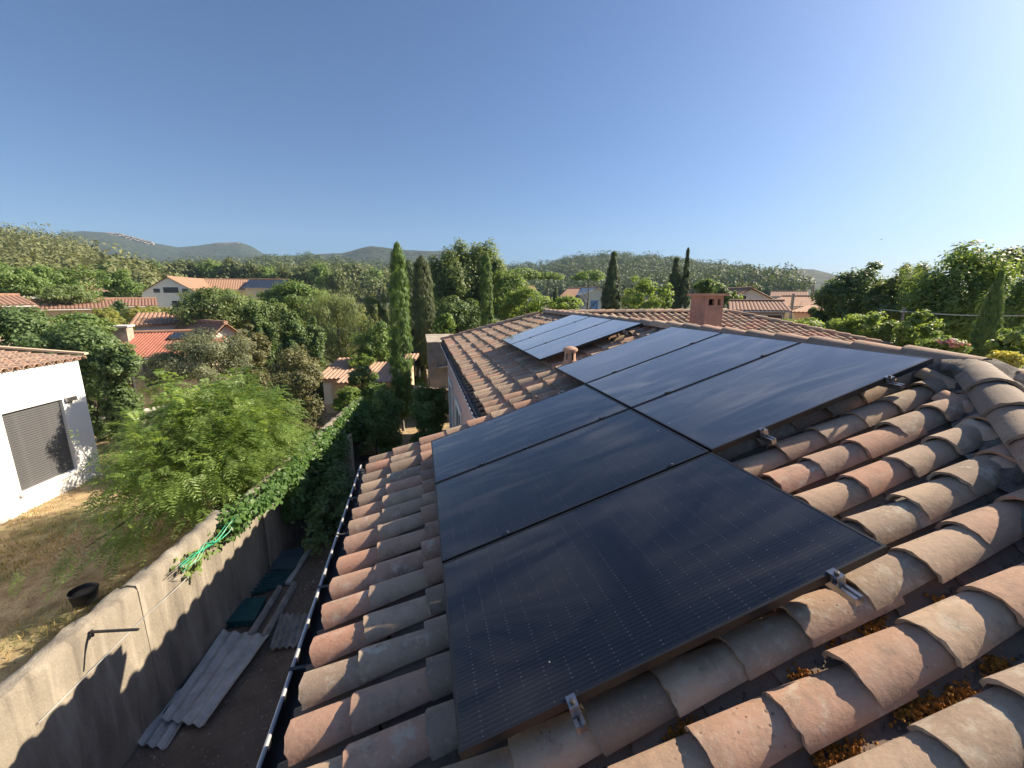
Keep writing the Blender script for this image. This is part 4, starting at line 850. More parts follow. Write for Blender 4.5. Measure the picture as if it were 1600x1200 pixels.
house_at('garage_row', 'long low cream building with brown roof, left of the garages', 112, 0, 46, 92, 482, 470, 6, -2, ('cream', 'roofbrown'), 'side', (), .3, cat='garage')
house_at('garage_row', 'yellow cream garages with brown roof beside the bamboo', 190, 0, 47, 76, 478, 468, 6, -3, ('cream', 'roofbrown'), 'side', ((.62, .5, 2.4, 1.6, 'cream'), (.88, .5, 2.2, 1.6, 'cream')), .3, cat='garage')
house_at('house', 'large pale gabled house with dark eaves and three attic windows', 266, 0, 80, 76, 457, 433, 24, -24, ('offwhite', 'rooftan'), 'front', ((.27, -.55, .8, .6, 'darkglass'), (.52, -.75, 1.9, .8, 'darkglass'), (.77, -.55, .8, .6, 'darkglass'), (.62, 1.2, 1.7, 1.0, 'darkglass')), .5)
house_at('house', 'long cream house with orange tiled roof right of the pale gable', 352, 0, 86, 110, 452, 437, 9, -6, ('cream', 'rooftan'), 'side', ((.3, .4, .9, 1.2, 'brown'), (.82, .4, .9, 1.2, 'brown')), .5)
house_at('house', 'cream house with dark solar panels covering its roof', 412, 0, 84, 52, 449, 437, 8, -14, ('cream', 'pv_far'), 'side', ((.62, .5, 1.2, 1.4, 'darkglass'),), .8)
house_at('house', 'house at the photo edge showing only a ribbed pink roof', 2, 0, 36, 60, 477, 463, 7, 8, ('cream', 'rooftan'), 'side', (), .3)
house_at('house', 'cream house with shuttered window half hidden by feathery trees', 138, 0, 74, 40, 455, 447, 7, 12, ('offwhite', 'rooftan'), 'side', ((.7, .5, .9, 1.4, 'darkglass'),), .5)
house_at('house', 'pale house on the slope with a flat grey roof', 148, 0, 110, 26, 433, 428, 8, 0, ('offwhite', 'roofbrown'), 'side', (), .6)
house_at('house', 'small white house just left of the large pale gable', 223, 0, 118, 20, 435, 431, 7, 10, ('offwhite', 'offwhite'), 'side', (), .8)
house_at('house', 'tan roofed house among trees on the left slope', 50, 0, 96, 26, 441, 434, 7, 0, ('offwhite', 'rooftan'), 'side', (), .6)
house_at('house', 'white house between the trees at the foot of the pine hill', 86, 0, 112, 22, 431, 426, 7, 0, ('offwhite', 'offwhite'), 'side', (), .8)
# middle
rt, T, (x0, x1, he, hr, g) = house_at('outbuilding', 'low cream outbuilding with orange tiled roof beyond the end of the wall', 578, 0, 17.5, 78, 598, 574, 4.2, -16, ('cream', 'terracotta'), 'lean', ((.12, .35, .35, .8, 'darkglass'),), .24, cat='outbuilding')
house_at('outbuilding', 'narrow orange roofed wing with white posts beside the round bush', 536, 0, 18.5, 60, 592, 580, 3, -16, ('cream', 'terracotta'), 'lean', ((.1, .2, .2, .8, 'white_trim'),), .24, cat='outbuilding')
c = [Vector(at_d(px, py, D)) for px, py, D in ((500, 632, 13.2), (566, 606, 14.2), (560, 594, 17.5), (508, 597, 16.8))]; zt = -.05
pt = root('paved_terrace', (c[0].x, c[0].y, zt), 'grey paved terrace in front of the orange roofed outbuilding', 'terrace'); link('slab', MB().slab([Vector((p.x, p.y, zt)) for p in c], .5).mesh('slab'), M['grey_render'], pt); link('edge', strip_wall(Vector((c[0].x, c[0].y, 0)), Vector((c[1].x, c[1].y, 0)), -.12, zt - .3, zt + .08).mesh('edge'), M['offwhite'], pt)
an = root('annex', (.3, 13.4, 0), 'grey rendered annex with ledges just past the pink house corner', 'annex')
link('wall', MB().box(.25, 1.5, 13.0, 16.5, -1, 2.92).mesh('wall'), M['grey_render'], an); link('roof', MB().box(.20, 1.55, 12.95, 16.6, 2.922, 2.97).mesh('roof'), M['stone'], an)
for z, x0_, x1_ in ((1.9, .62, 1.5), (1.0, .75, 1.5)): link('ledge', MB().box(x0_, x1_, 12.86, 12.998, z, z + .06).mesh('ledge'), M['stone'], an)
gt = root('gate_pier_wall', (-.2, 12, 0), 'low rendered wall with tiled coping beside the pink house', 'wall'); a, b = Vector((-.55, 12.9, 0)), Vector((.95, 11.6, 0))
link('wall', strip_wall(a, b, .22, -.5, 1.15).mesh('wall'), M['grey_render'], gt)
d = (b - a).normalized(); s_ = Vector((-d.y, d.x, 0))
for k in range(6): link('coping_tile', RIDGE[k % 3], M['clay'], gt, frame(a + d * (k * .32) + s_ * .11 + Vector((0, 0, 1.16)), (d, s_, Vector((0, 0, 1)))))
# right of view
house_at('house', 'white house with a blue shuttered window left of the single cypress', 932, 0, 66, 38, 460, 449, 8, 22, ('offwhite', 'offwhite'), 'front', ((.42, .9, 1.2, 2.4, 'blue'),), .5)
house_at('house', 'house with a pinkish red roof left of the blue shutter', 895, 0, 68, 38, 463, 451, 8, -18, ('cream', 'rooftan'), 'side', ((.8, .5, .9, 1.0, 'darkglass'),), .5)
house_at('house', 'tan roofed house behind bushes left of the umbrella pines', 818, 0, 80, 40, 456, 447, 8, 8, ('offwhite', 'rooftan'), 'side', (), .6)
house_at('house', 'grey pink house with low tiled roof and dark window right of chimney', 1186, 0, 27, 70, 485, 473, 7, 4, ('pink', 'roofbrown'), 'side', ((.74, .25, 1.0, .6, 'brown'),), .26)
house_at('house', 'beige gabled house rising behind the grey pink house', 1172, 0, 42, 58, 466, 451, 9, 18, ('offwhite', 'rooftan'), 'front', ((.3, -.2, .6, .7, 'darkglass'), (.86, .3, .8, 1.4, 'white_trim')), .3)
house_at('house', 'long orange tiled roofs stepping down behind the white post', 1222, 0, 46, 62, 478, 464, 9, -24, ('cream', 'rooftan'), 'side', (), .3)
house_at('house', 'wide far house with brown roof below the far hill', 1232, 0, 92, 46, 463, 456, 9, 0, ('offwhite', 'roofbrown'), 'side', (), .6)
house_at('shed', 'small low shed with pale roof edge beside the dark tree', 1256, 0, 33, 24, 489, 485, 4, -12, ('cream', 'rooftan'), 'lean', (), .3, cat='shed')
for i, (px, y, wpx, D, lab) in enumerate(((1112, 437, 10, 330, 'pale hillside house above the round dark tree'), (1126, 436, 13, 330, 'white hillside house right of the paler one on the far slope'), (1141, 441, 12, 310, 'lowest white hillside house above the beige gable'), (1188, 436, 4, 420, 'tiny white house alone on the wooded far slope'), (1214, 442, 12, 380, 'long white house below the crest of the far hill'), (1240, 447, 10, 350, 'far white house above the orange tiled roofs'), (1252, 448, 13, 350, 'broad pale house left of the dark utility pole'))):
    e = at_d(px, y, D); house_at('hillside_house', lab, px, 0, D, wpx, y, y - 2.2, 9, (i * 37) % 30 - 15, ('offwhite', 'offwhite' if i % 2 else 'rooftan'), 'side', (), 1.0, 'white houses on the far slopes')
# car by the hedge
cc = at_d(656, 581, 25); cx, cy = cc[0] - .55, cc[1]; z = cc[2] - .05; car = root('parked_car', (cx, cy, z), 'dark car parked by the hedge, half hidden behind the tall cypress', 'car'); Tc = Matrix.Translation((cx, cy, z)) @ Matrix.Rotation(R(-14), 4, 'Z')
prof = [(-.82, .18), (-.86, .62), (-.80, .92), (-.62, 1.40), (.62, 1.40), (.80, .92), (.86, .62), (.82, .18)]; V = []
for y, kx, top in ((-2.0, .9, .82), (-1.75, .98, .95), (-1.1, 1, .98), (-.5, 1, 1.42), (1.0, 1, 1.45), (1.7, .98, 1.0), (2.05, .9, .7)): V += [Tc @ Vector((x * kx, y, min(zz, top) if zz < 1.3 else top)) for x, zz in prof]
k = 8; Fc = [(i * k + j, i * k + (j + 1) % k, (i + 1) * k + (j + 1) % k, (i + 1) * k + j) for i in range(6) for j in range(k)] + [tuple(range(k))[::-1], tuple(range(48, 56))]
link('body', MB().add(V, Fc).mesh('body', 35), M['carpaint'], car); link('windscreen', MB().slab([Tc @ Vector(p) for p in ((-.70, -1.12, 1.0), (.70, -1.12, 1.0), (.58, -.56, 1.39), (-.58, -.56, 1.39))], .01).mesh('windscreen'), M['pv_far'], car)
for x in (-.8, .8):
    for y in (-1.3, 1.3): wl = link('wheel', MB().tube([Tc @ Vector((x - .09, y, .30)), Tc @ Vector((x + .09, y, .30))], .31, 16).mesh('wheel', 40), M['blackplastic'], car); link('rim', MB().tube([Tc @ Vector((x - .1, y, .30)), Tc @ Vector((x + .1, y, .30))], .19, 12).mesh('rim', 40), M['alu'], wl)
# poles and cable on the right
def pole(px, ytop, D, rad, label, ybot=None):
    t = at_d(px, ytop, D); g = float(gz(t[0], t[1])); rt = root('utility_pole', (t[0], t[1], g), label, 'pole', 'utility poles'); link('post', MB().tube([(t[0], t[1], g - .2), tuple(t)], [rad * 1.25, rad], 10).mesh('post', 50), M['greybark'], rt)
    link('insulator', MB().tube([(t[0] - .12, t[1], t[2] - .15), (t[0] + .12, t[1], t[2] - .15)], .03, 6).mesh('insulator', 50), M['white_trim'], rt); return t
t1 = pole(1413, 480, 20, .042, 'grey wooden pole carrying the cable among the right bushes'); t2 = pole(1271, 446, 60, .16, 'dark distant utility pole left of the dark oak'); t3 = at_d(1645, 493, 15)
pole(1240, 459, 44, .12, 'short white post in front of the orange tiled roofs')
tq = Vector(at_d(1413, 486.5, 20)); pts = [Vector(at_d(1245, 469, 52))]
for a, b in ((pts[0], tq), (tq, Vector(t3))):
    for k in range(1, 13): u = k / 12; p = a.lerp(b, u); p.z -= .06 * math.sin(math.pi * u); pts.append(p)
solo('overhead_cable', MB().tube(pts, .011, 6).mesh('overhead_cable', 60), M['white_trim'], pts[12], 'pale overhead cable sagging across the trees at right', 'cable')
bp = Vector(at_d(1377, 374, 120)); solo('bird', MB().add([bp + Vector(v) for v in ((-.05, -.35, .05), (.15, 0, -.04), (-.15, 0, -.04), (.05, .35, .08), (0, 0, .06), (.35, .02, -.02), (-.3, 0, 0))], [(0, 1, 4), (0, 4, 2), (3, 4, 1), (3, 2, 4), (1, 5, 4), (2, 4, 6), (1, 4, 5), (0, 2, 1), (3, 1, 2)]).mesh('bird'), M['blackplastic'], bp, 'small dark bird flying in the pale sky at right', 'bird')

# ------------------------------------------------------------------ vegetation
TG = 'trees beyond the garden wall'
# three tall cypresses and the other columns
tree('cypress_tree', 'tallest bright green cypress standing at the end of the garden wall', 'cypress', 'cypress trees', 622, 388, 655, 32, 15.0, 'cyp', 'cypress', .085, 5, 'greybark', aspect=.28, lean=(.02, .0))
tree('cypress_tree', 'old olive brown cypress right behind the tallest one', 'cypress', 'cypress trees', 662, 405, 570, 32, 24, 'cypold', 'cypress', .12, 4, aspect=.28)
tree('cypress_tree', 'dark pointed conifer between the two left cypresses', 'cypress', 'cypress trees', 641, 412, 560, 34, 27, 'cypdark', 'cypress', .12, 4, aspect=.28)
tree('cypress_tree', 'slim bright cypress in front of the big bushy tree', 'cypress', 'cypress trees', 760, 398, 512, 19, 24, 'cyp', 'cypress', .10, 5, aspect=.28)
tree('cypress_tree', 'single pointed dark cypress above the far ridge tiles', 'cypress', 'cypress trees', 957, 397, 486, 30, 36, 'cypdark', 'cypress', .12, 5, aspect=.4)
tree('cypress_tree', 'broader left cypress of the close pair beside the chimney', 'cypress', 'cypress trees', 1054, 406, 486, 27, 36, 'cypdark', 'cypress', .12, 5, aspect=.4)
tree('cypress_tree', 'thin taller right cypress of the close pair beside the chimney', 'cypress', 'cypress trees', 1071, 391, 486, 15, 36, 'cypdark', 'cypress', .12, 5, aspect=.4)
tree('cypress_tree', 'broad leaning cypress at the far right above the hip tiles', 'cypress', 'cypress trees', 1545, 426, 562, 33, 15, 'cyp', 'cypress', .06, 6, aspect=.4, lean=(.012, 0))
tree('cypress_tree', 'short dark cypress among pale bushes left of the arrays', 'cypress', 'cypress trees', 868, 452, 492, 14, 28, 'cypdark', 'cypress', .12, 5, aspect=.4)
# big tree and neighbours
tree('plane_tree', 'big bushy tree, left top, rising highest behind the slim cypress', 'tree', TG, 708, 374, 528, 84, 32, 'oak', leaf=.14, dens=6, lump=.18)
tree('plane_tree', 'big bushy tree, right top, directly behind the slim cypress', 'tree', TG, 753, 377, 515, 74, 33, 'oak', leaf=.14, dens=6, lump=.18)
tree('broadleaf_tree', 'rounded green tree at the right foot of the big bushy tree', 'tree', TG, 790, 428, 510, 76, 31, 'mid', leaf=.15, dens=5)
tree('broadleaf_tree', 'dark leafy mass below the big bushy tree', 'tree', TG, 715, 462, 535, 90, 28, 'dark', leaf=.15, dens=5)
tree('bush', 'light green bush just above the far left eave corner', 'bush', 'bushes', 694, 490, 528, 38, 23, 'light', leaf=.1, dens=5)
tree('bush', 'sunlit rounded bush left of the short dark cypress', 'bush', 'bushes', 822, 450, 504, 84, 27, 'light', leaf=.12, dens=5)
tree('bush', 'pale feathery bush right of the short dark cypress', 'bush', 'bushes', 884, 460, 496, 50, 26, 'light', leaf=.12, dens=4)
for px, y0, y1, w_, D, lab in ((812, 418, 458, 62, 85, 'leftmost of the three umbrella pines'), (856, 424, 452, 50, 92, 'middle umbrella pine with a flat crown'), (920, 422, 456, 52, 88, 'umbrella pine left of the single dark cypress')):
    tree('umbrella_pine', lab, 'pine tree', 'umbrella pines', px, y0, y1 - 8, w_, D * .7, 'mid', 'umbrella', .16, 6, lump=.12)
tree('fruit_tree', 'sunny light green tree between single cypress and cypress pair', 'tree', TG, 1010, 434, 492, 62, 29, 'light', leaf=.15, dens=3.2, lump=.45)
tree('fruit_tree', 'wispy pale tree right of the single dark cypress', 'tree', TG, 984, 452, 494, 34, 33, 'weep', leaf=.14, dens=2.5, lump=.4)
tree('bush', 'small green tree left of the cypress pair', 'bush', 'bushes', 1037, 456, 490, 30, 31, 'mid', leaf=.14, dens=4)
tree('round_tree', 'round dark green tree behind the chimney', 'tree', TG, 1105, 432, 490, 52, 27, 'mid', leaf=.14, dens=6, lump=.12)
tree('round_tree', 'small dark clipped tree right of the chimney', 'tree', TG, 1127, 444, 490, 27, 26, 'dark', leaf=.12, dens=6, lump=.15)
tree('bush', 'yellow green shrub between chimney and beige gable', 'bush', 'bushes', 1146, 452, 492, 24, 32, 'light', leaf=.14, dens=4)
tree('pine_tree', 'spreading pine behind the beige gabled house', 'pine tree', TG, 1168, 440, 464, 42, 70, 'pine', 'umbrella', .2, 4, lump=.25)
# left side
tree('fig_tree', 'dark leafy fig behind the white roof, at the photo edge', 'tree', TG, 24, 474, 604, 150, 23, 'dark', leaf=.13, dens=6, aspect=.6)
tree('fig_tree', 'dark glossy fig just right of the white house roof', 'tree', TG, 128, 496, 604, 130, 20.5, 'dark', leaf=.13, dens=6, aspect=.6)
tree('fig_tree', 'dark shrub in front of the red roofed house wall', 'tree', TG, 178, 535, 612, 70, 18.8, 'dark', leaf=.12, dens=6, aspect=.6)
tree('bush', 'greener shrub behind the dark fig trees', 'bush', 'bushes', 128, 487, 530, 90, 27, 'mid', leaf=.14, dens=5)
tree('feathery_tree', 'broad feathery green tree at the left photo edge', 'tree', TG, 18, 412, 476, 92, 50, 'mid', leaf=.2, dens=4, lump=.4)
tree('feathery_tree', 'largest feathery tree below the pine hill', 'tree', TG, 88, 414, 474, 106, 52, 'mid', leaf=.2, dens=4, lump=.4)
tree('feathery_tree', 'rounded feathery tree left of the pale gable', 'tree', TG, 184, 420, 472, 58, 58, 'mid', leaf=.2, dens=4, lump=.4)
tree('feathery_tree', 'low spreading tree in front of the cream shuttered house', 'tree', TG, 104, 446, 476, 76, 48, 'oak', leaf=.2, dens=4, lump=.4)
tree('bamboo_clump', 'yellow green bamboo left of the dark shrub by the garages', 'bamboo', 'bamboo clumps', 165, 476, 516, 38, 33, 'lime', leaf=.16, dens=4, aspect=.25)
tree('bamboo_clump', 'yellow green bamboo in front of the garages', 'bamboo', 'bamboo clumps', 212, 478, 512, 30, 36, 'lime', leaf=.16, dens=4, aspect=.25)
tree('bamboo_clump', 'yellow green bamboo right of the garages, above the shed', 'bamboo', 'bamboo clumps', 243, 477, 500, 46, 38, 'lime', leaf=.16, dens=4, aspect=.25)
tree('bush', 'dark shrub between the two bamboo clumps', 'bush', 'bushes', 188, 472, 514, 40, 38, 'dark', leaf=.15, dens=4.5)
tree('oak_tree', 'dense dark oak in front of the long cream house', 'tree', TG, 342, 447, 526, 128, 31, 'oak', leaf=.17, dens=5.5, lump=.2)
tree('oak_tree', 'lighter green oak below the roof with solar panels', 'tree', TG, 462, 438, 510, 112, 36, 'mid', leaf=.17, dens=5, lump=.3)
tree('oak_tree', 'dark oak between the lighter oak and the pepper tree', 'tree', TG, 432, 468, 540, 80, 30, 'oak', leaf=.17, dens=5, lump=.3)
tree('laurel_tree', 'upright dark laurel, leftmost of the slender group', 'tree', 'slender dark laurels', 408, 474, 580, 44, 21, 'dark', leaf=.13, dens=5.5)
tree('laurel_tree', 'upright dark laurel in the middle of the slender group', 'tree', 'slender dark laurels', 456, 486, 592, 42, 20, 'dark', leaf=.13, dens=5.5)
tree('laurel_tree', 'upright dark laurel, rightmost and lowest of the slender group', 'tree', 'slender dark laurels', 491, 494, 585, 30, 20, 'dark', leaf=.13, dens=5.5)
tree('olive_tree', 'grey green olive bush behind the feathery garden tree', 'tree', TG, 318, 520, 612, 150, 14.5, 'olive', leaf=.09, dens=5, aspect=.3)
tree('bush', 'brownish shrub right of the feathery garden tree', 'bush', 'bushes', 462, 540, 640, 86, 13.5, 'brown', leaf=.08, dens=4.5)
tree('bush', 'dark reddish shrub above the feathery garden tree', 'bush', 'bushes', 388, 515, 580, 60, 17, 'brown', leaf=.09, dens=4.5)
tree('pepper_tree', 'large drooping grey green pepper tree', 'tree', TG, 530, 442, 572, 118, 25, 'weep', 'weep', .15, 5.5, aspect=.25)
tree('pepper_tree', 'smaller drooping pepper tree left of the tall cypress', 'tree', TG, 587, 452, 548, 58, 27, 'weep', 'weep', .15, 5.5, aspect=.25)
tree('bush', 'green leafy tree below the smaller pepper tree', 'bush', 'bushes', 592, 505, 580, 70, 21, 'mid', leaf=.12, dens=5)
tree('bush', 'lime green bush above the outbuilding roof', 'bush', 'bushes', 566, 552, 578, 44, 20, 'light', leaf=.1, dens=5)
tree('bush', 'round olive green bush on the paved terrace', 'bush', 'bushes', 564, 570, 606, 50, 15, 'oak', leaf=.08, dens=6, lump=.15)
tree('bush', 'loose green bush hiding the outbuilding wall, left of the tall cypress', 'bush', 'bushes', 590, 588, 655, 52, 14.4, 'mid', leaf=.08, dens=5)
tree('bush', 'low pale green bush between the creeper wall and paved terrace', 'bush', 'bushes', 545, 606, 650, 56, 13.6, 'light', leaf=.08, dens=5)
tree('bush', 'clipped green hedge block behind the parked car', 'bush', 'bushes', 652, 543, 584, 34, 27, 'light', leaf=.1, dens=6, lump=.05)
tree('laurel_hedge', 'dark glossy laurel hedge right of the tall cypress trunk', 'hedge', 'laurel hedges', 672, 598, 672, 74, 12.2, 'hedge', leaf=.09, dens=6, lump=.12)
tree('laurel_hedge', 'dark glossy laurel hedge left of the tall cypress trunk', 'hedge', 'laurel hedges', 604, 600, 668, 52, 12.8, 'hedge', leaf=.09, dens=6, lump=.15)
# distant tree line, tree by tree
TL = 'pines of the distant tree line'; r = np.random.default_rng(31)
lookp = ('rounded', 'flat topped', 'leaning', 'ragged', 'dense', 'airy', 'twin topped')
tops = [(172, 408, 34), (198, 404, 30), (222, 408, 30), (246, 409, 34), (276, 408, 36), (305, 408, 34), (332, 405, 38), (362, 405, 34), (392, 412, 36), (420, 416, 34), (446, 418, 36), (474, 416, 34), (500, 412, 40), (527, 420, 30), (553, 409, 44), (585, 420, 36), (607, 430, 34), (640, 425, 30)]
where = ('above the small white house', 'left of the pale gable ridge', 'behind the pale gable, on its left', 'directly above the pale gable apex', 'above the orange roof start', 'above the middle of the orange roof', 'above the dark oak', 'above the end of the orange roof', 'above the roof with solar panels', 'right of the solar roof', 'above the lighter oak', 'right of the lighter oak top', 'left above the pepper tree', 'straight above the pepper tree', 'above the gap between the pepper trees', 'left of the tall cypress', 'touching the tall cypress on its left', 'touching the tall cypress on its right')
for i, (px, y0, w_) in enumerate(tops):
    tree('pine_tree', f'{lookp[i % 7]} pine of the far tree line {where[i]}', 'pine tree', TL, px, y0, y0 + 42, w_, 105 + (i * 37) % 40, 'pine' if i % 3 else 'mid', 'round', .3, 4.5, lump=.3)
# right side
tree('oak_tree', 'dark dense oak at right with the highest pointed top', 'tree', TG, 1340, 411, 512, 108, 25, 'dark', leaf=.15, dens=6, lump=.3)
tree('oak_tree', 'lower left shoulder of dark trees beside the distant pole', 'tree', TG, 1302, 438, 520, 72, 26, 'dark', leaf=.15, dens=6, lump=.25)
tree('oak_tree', 'dark tree between the pointed oak and the light green tree', 'tree', TG, 1400, 428, 520, 96, 24, 'oak', leaf=.15, dens=6, lump=.3)
tree('broadleaf_tree', 'tall airy tree top behind the dark trees at right', 'tree', TG, 1425, 414, 500, 60, 32, 'oak', leaf=.16, dens=4, lump=.4)
tree('broadleaf_tree', 'largest light green tree at right, behind the leaning cypress', 'tree', TG, 1492, 387, 560, 156, 22, 'mid', leaf=.15, dens=5.5, lump=.3)
tree('broadleaf_tree', 'light green tree right of the leaning cypress at the photo edge', 'tree', TG, 1588, 430, 570, 80, 20, 'mid', leaf=.14, dens=5)
tree('umbrella_pine', 'dark umbrella pine behind the trees at the right edge', 'pine tree', 'umbrella pines', 1588, 389, 470, 110, 42, 'pine', 'umbrella', .2, 5)
for px, y0, y1, w_, D, m_, lab in ((1345, 484, 545, 76, 17, 'light', 'sunlit bush left of the wooden pole'), (1310, 492, 540, 50, 20, 'mid', 'green bush below the dark oak'), (1430, 492, 552, 66, 16, 'light', 'sunlit bush right of the wooden pole'), (1385, 500, 552, 44, 17, 'mid', 'small bush behind the wooden pole'), (1256, 496, 530, 90, 21, 'light', 'low light bush behind the sloping ridge'), (1475, 520, 560, 70, 15, 'mid', 'green bush around the pink oleander'), (1592, 505, 575, 74, 13, 'mid', 'bush at the right photo edge below the trees')):
    tree('bush', lab, 'bush', 'bushes', px, y0, y1, w_, D, m_, leaf=.11, dens=5)
ol = tree('oleander', 'pink flowering oleander beyond the ridge tiles', 'shrub', None, 1485, 530, 562, 46, 13.5, 'mid', leaf=.08, dens=4); yf = tree('flowering_shrub', 'yellow flowering shrub left of the photo edge above the hip', 'shrub', None, 1572, 548, 578, 52, 11, 'lime', leaf=.07, dens=4)
def blossoms(rt, px, y0, y1, wpx, D, mat, n, sz):
    rr = np.random.default_rng(n); c, rx_, rz_, _ = px_box(px, y0, y1, wpx, D); P, N, k = crown_pts(rr, c, (rx_, rx_, rz_), 24, n // 24, .2, .3, -.1); V = cards(rr, P + np.array([0, 0, rz_ * .12]), N, sz, sz * .8); link('blossoms', np_mesh('blossoms', V, quads(V)), LM[mat], rt)
blossoms(ol, 1484, 529, 552, 38, 13.4, 'pinkfl', 260, .06); blossoms(yf, 1570, 547, 566, 36, 10.9, 'yellow', 150, .05)
# creeper over the far part of the wall
def creeper():
    r = np.random.default_rng(41); rt = root('creeper', (WX(5), 5, 0), 'green leafy creeper hanging over the far part of the concrete wall', 'climbing plant'); n = 15000; y = 2.0 + 7.2 * r.uniform(0, 1, n) ** .85
    lump = .16 + .12 * np.sin(y * 2.3 + 1) + .10 * np.sin(y * 5.1); t = r.uniform(0, .79, n)
    down = np.clip(.35 + .33 * np.sin(y * 1.4 + .5) + (y > 3.6) * .8, .15, 1.5)
    face = t < .72; z = np.where(face, 1.62 - down * r.uniform(0, 1, n) ** 1.2, 1.62 + np.abs(r.normal(0, .06, n))); off = np.where(face, np.abs(r.normal(0, .10, n)) + lump * .8 * (1 - np.abs(z - 1.2)), r.uniform(-.10, .22, n))
    keep = ~((~face) & (np.sin(y * 2.1) > -.3) & (off < .04)); P = np.stack([WX(y), y, z], 1) + np.array(WN) * off[:, None]; N = np.array(WN) * .7 + unit(r, n) * .6 + np.array([0, 0, .5])
    P, N = P[keep], N[keep]; V = cards(r, P, N, r.uniform(.05, .115, len(P)), r.uniform(.045, .085, len(P))); link('leaves', np_mesh('leaves', V, quads(V)), LM['creeper'], rt)
    for k in range(9):
        y0 = r.uniform(2.3, 8); link('stem', MB().tube([Vector((WX(y0), y0, .02)) + WN * .06, Vector((WX(y0), y0 + .1, .8)) + WN * .04, Vector((WX(y0), y0 + r.normal(0, .2), 1.62)) + WN * .03], [.02, .015, .01], 5).mesh('stem', 60), M['bark'], rt)
    rt2 = root('ivy_sprig', (WX(1.7), 1.7, 1.2), 'small bright ivy sprig with round leaves around the green hose', 'climbing plant'); Q = []
    for px, py in ((288, 880), (300, 892), (318, 866), (345, 838), (372, 800), (385, 790), (335, 850)):
        c = np.array(on_wall(px, py, .03)); Q.append(c + r.normal(0, 1, (24, 3)) * np.array([.05, .09, .06]))
    Q = np.concatenate(Q); V = cards(r, Q, np.array(WN) + unit(r, len(Q)) * .7 + np.array([0, 0, .5]), r.uniform(.05, .09, len(Q)), r.uniform(.045, .075, len(Q))); link('leaves', np_mesh('leaves', V, quads(V)), LM['light'], rt2)
creeper()
def shade_bush():
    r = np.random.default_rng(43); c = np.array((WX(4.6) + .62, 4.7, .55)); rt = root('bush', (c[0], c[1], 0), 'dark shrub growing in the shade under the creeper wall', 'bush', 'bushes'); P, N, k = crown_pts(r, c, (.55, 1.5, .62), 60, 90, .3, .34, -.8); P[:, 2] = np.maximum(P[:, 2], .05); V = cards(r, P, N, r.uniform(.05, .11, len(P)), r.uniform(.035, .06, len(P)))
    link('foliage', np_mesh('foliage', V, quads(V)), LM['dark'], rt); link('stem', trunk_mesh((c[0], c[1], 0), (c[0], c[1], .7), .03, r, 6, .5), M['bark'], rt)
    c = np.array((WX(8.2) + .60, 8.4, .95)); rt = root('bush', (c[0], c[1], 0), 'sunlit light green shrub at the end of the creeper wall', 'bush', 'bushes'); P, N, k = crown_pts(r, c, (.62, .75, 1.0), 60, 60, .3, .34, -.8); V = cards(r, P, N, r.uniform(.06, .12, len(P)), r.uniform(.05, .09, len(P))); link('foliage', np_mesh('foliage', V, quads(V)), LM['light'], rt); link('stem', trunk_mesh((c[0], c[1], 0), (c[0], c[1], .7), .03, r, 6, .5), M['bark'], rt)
shade_bush()
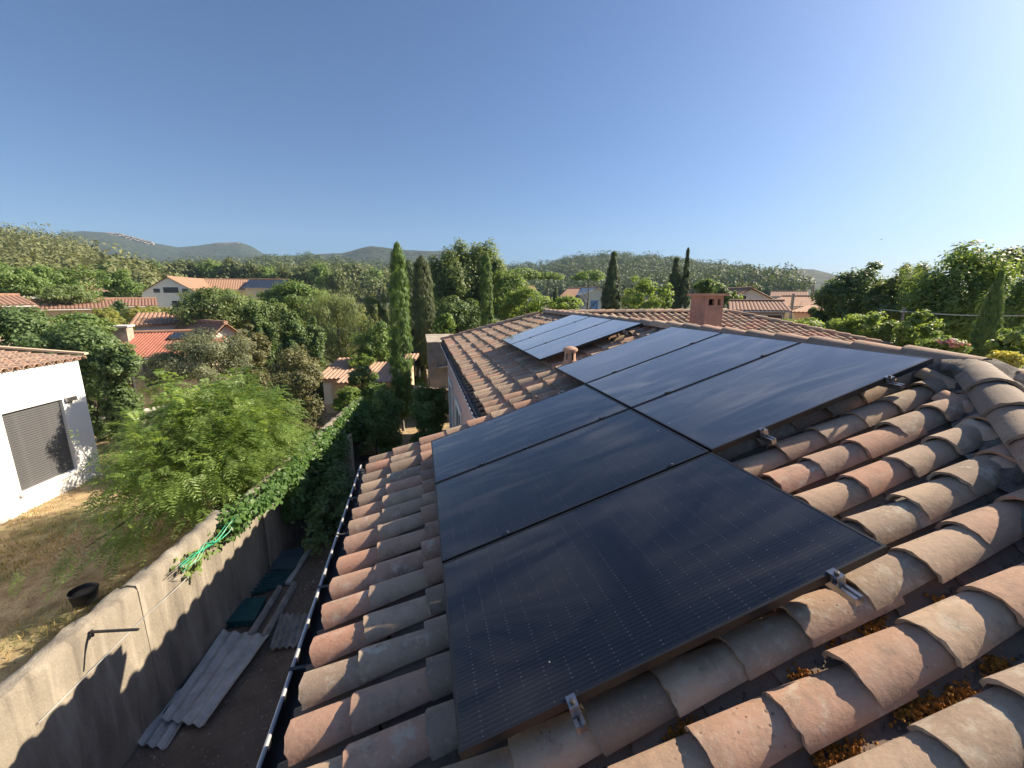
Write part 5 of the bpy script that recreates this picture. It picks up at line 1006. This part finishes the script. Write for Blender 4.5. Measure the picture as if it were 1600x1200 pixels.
# the feathery tree behind the wall: drooping twice-cut fronds on arching branches
def feathery_tree():
    r = np.random.default_rng(51); base = Vector((-4.25, 4.85, 0)); rt = root('mimosa_tree', base, 'large light green feathery leaved tree between white house and concrete wall', 'tree'); mb = MB(); tips = []
    mb.tube([base, base + Vector((-.05, .1, .8)), base + Vector((.05, .1, 1.5))], [.11, .085, .06], 8)
    for k in range(34):
        a = r.uniform(0, 6.283); el = r.uniform(-.05, 1.25); L = r.uniform(1.3, 2.4) * (1.0 if el < .7 else .95); s = base + Vector((0, .1, r.uniform(.6, 1.8))); d = Vector((math.cos(a) * math.cos(el) * .9, math.sin(a) * math.cos(el) * 1.15, math.sin(el))); pts = []
        for t in np.linspace(0, 1, 7):
            p = s + d * L * t + Vector((0, 0, .35 * t - .65 * t * t)) + Vector((r.normal(0, .04), r.normal(0, .04), r.normal(0, .03))); p.z = max(p.z, .15); pts.append(p)
            if t > .25:
                for q in range(5): tips.append((np.array(p) + r.normal(0, .17, 3), np.array(d) + r.normal(0, .55, 3)))
        mb.tube(pts, list(np.linspace(.035, .007, 7)), 5)
    for k in range(700):
        u = r.normal(size=3); u /= np.linalg.norm(u); u[2] = abs(u[2]) * 1.05 - .32; c = np.array(base) + np.array((.12, .2, 1.75)) + u * np.array((1.75, 2.45, 1.85)) * r.uniform(.62, 1.0) * (1 + .28 * math.sin(4 * u[0] + 5 * u[1]) * math.sin(5 * u[2] + 2 * u[0]))
        if c[2] > .1: tips.append((c, u + r.normal(0, .45, 3)))
    link('trunk', mb.mesh('trunk', 60), M['bark'], rt)
    n = len(tips); B = np.array([t[0] for t in tips]); Dv = np.array([t[1] for t in tips]); B = np.repeat(B, 4, 0) + r.normal(0, .10, (n * 4, 3)); Dv = np.repeat(Dv, 4, 0) + r.normal(0, .45, (n * 4, 3)); n *= 4
    Dv[:, 2] *= .6; Dv /= np.linalg.norm(Dv, axis=1, keepdims=True); L = r.uniform(.20, .40, n); side = np.cross(Dv, [0, 0, 1.0]); side /= np.linalg.norm(side, axis=1, keepdims=True) + 1e-9; up = np.cross(side, Dv); Cs, Ns, Ts, Ls = [], [], [], []
    for j in range(9):
        t = (j + .8) / 9.3; c = B + Dv * (L * t)[:, None]; c[:, 2] -= L * .55 * t * t; ln = L * .36 * math.sin(math.pi * (.12 + .8 * t))
        for sg in (-1, 1):
            td = side * sg * .9 + Dv * .5 - np.array([0, 0, .22]); td /= np.linalg.norm(td, axis=1, keepdims=True); Cs.append(c + td * (ln / 2)[:, None]); Ts.append(td); Ns.append(up + r.normal(0, .18, (n, 3)) + Dv * (.4 * t)); Ls.append(ln)
    Cs, Ns, Ts, Ls = map(np.concatenate, (Cs, Ns, Ts, Ls)); ok = (Cs[:, 2] > .04) & ~((Cs[:, 0] > WX(Cs[:, 1]) + .12) & (Cs[:, 2] < 1.7)); ok &= ~((Cs[:, 0] < -5.7) & (Cs[:, 2] > .9) & (r.uniform(0, 1, len(Cs)) < .9)); Cs, Ns, Ts, Ls = Cs[ok], Ns[ok], Ts[ok], Ls[ok]
    V = cards(r, Cs, Ns, Ls, .026, Ts); link('crown', np_mesh('crown', V, quads(V)), LM['feather'], rt)
feathery_tree()
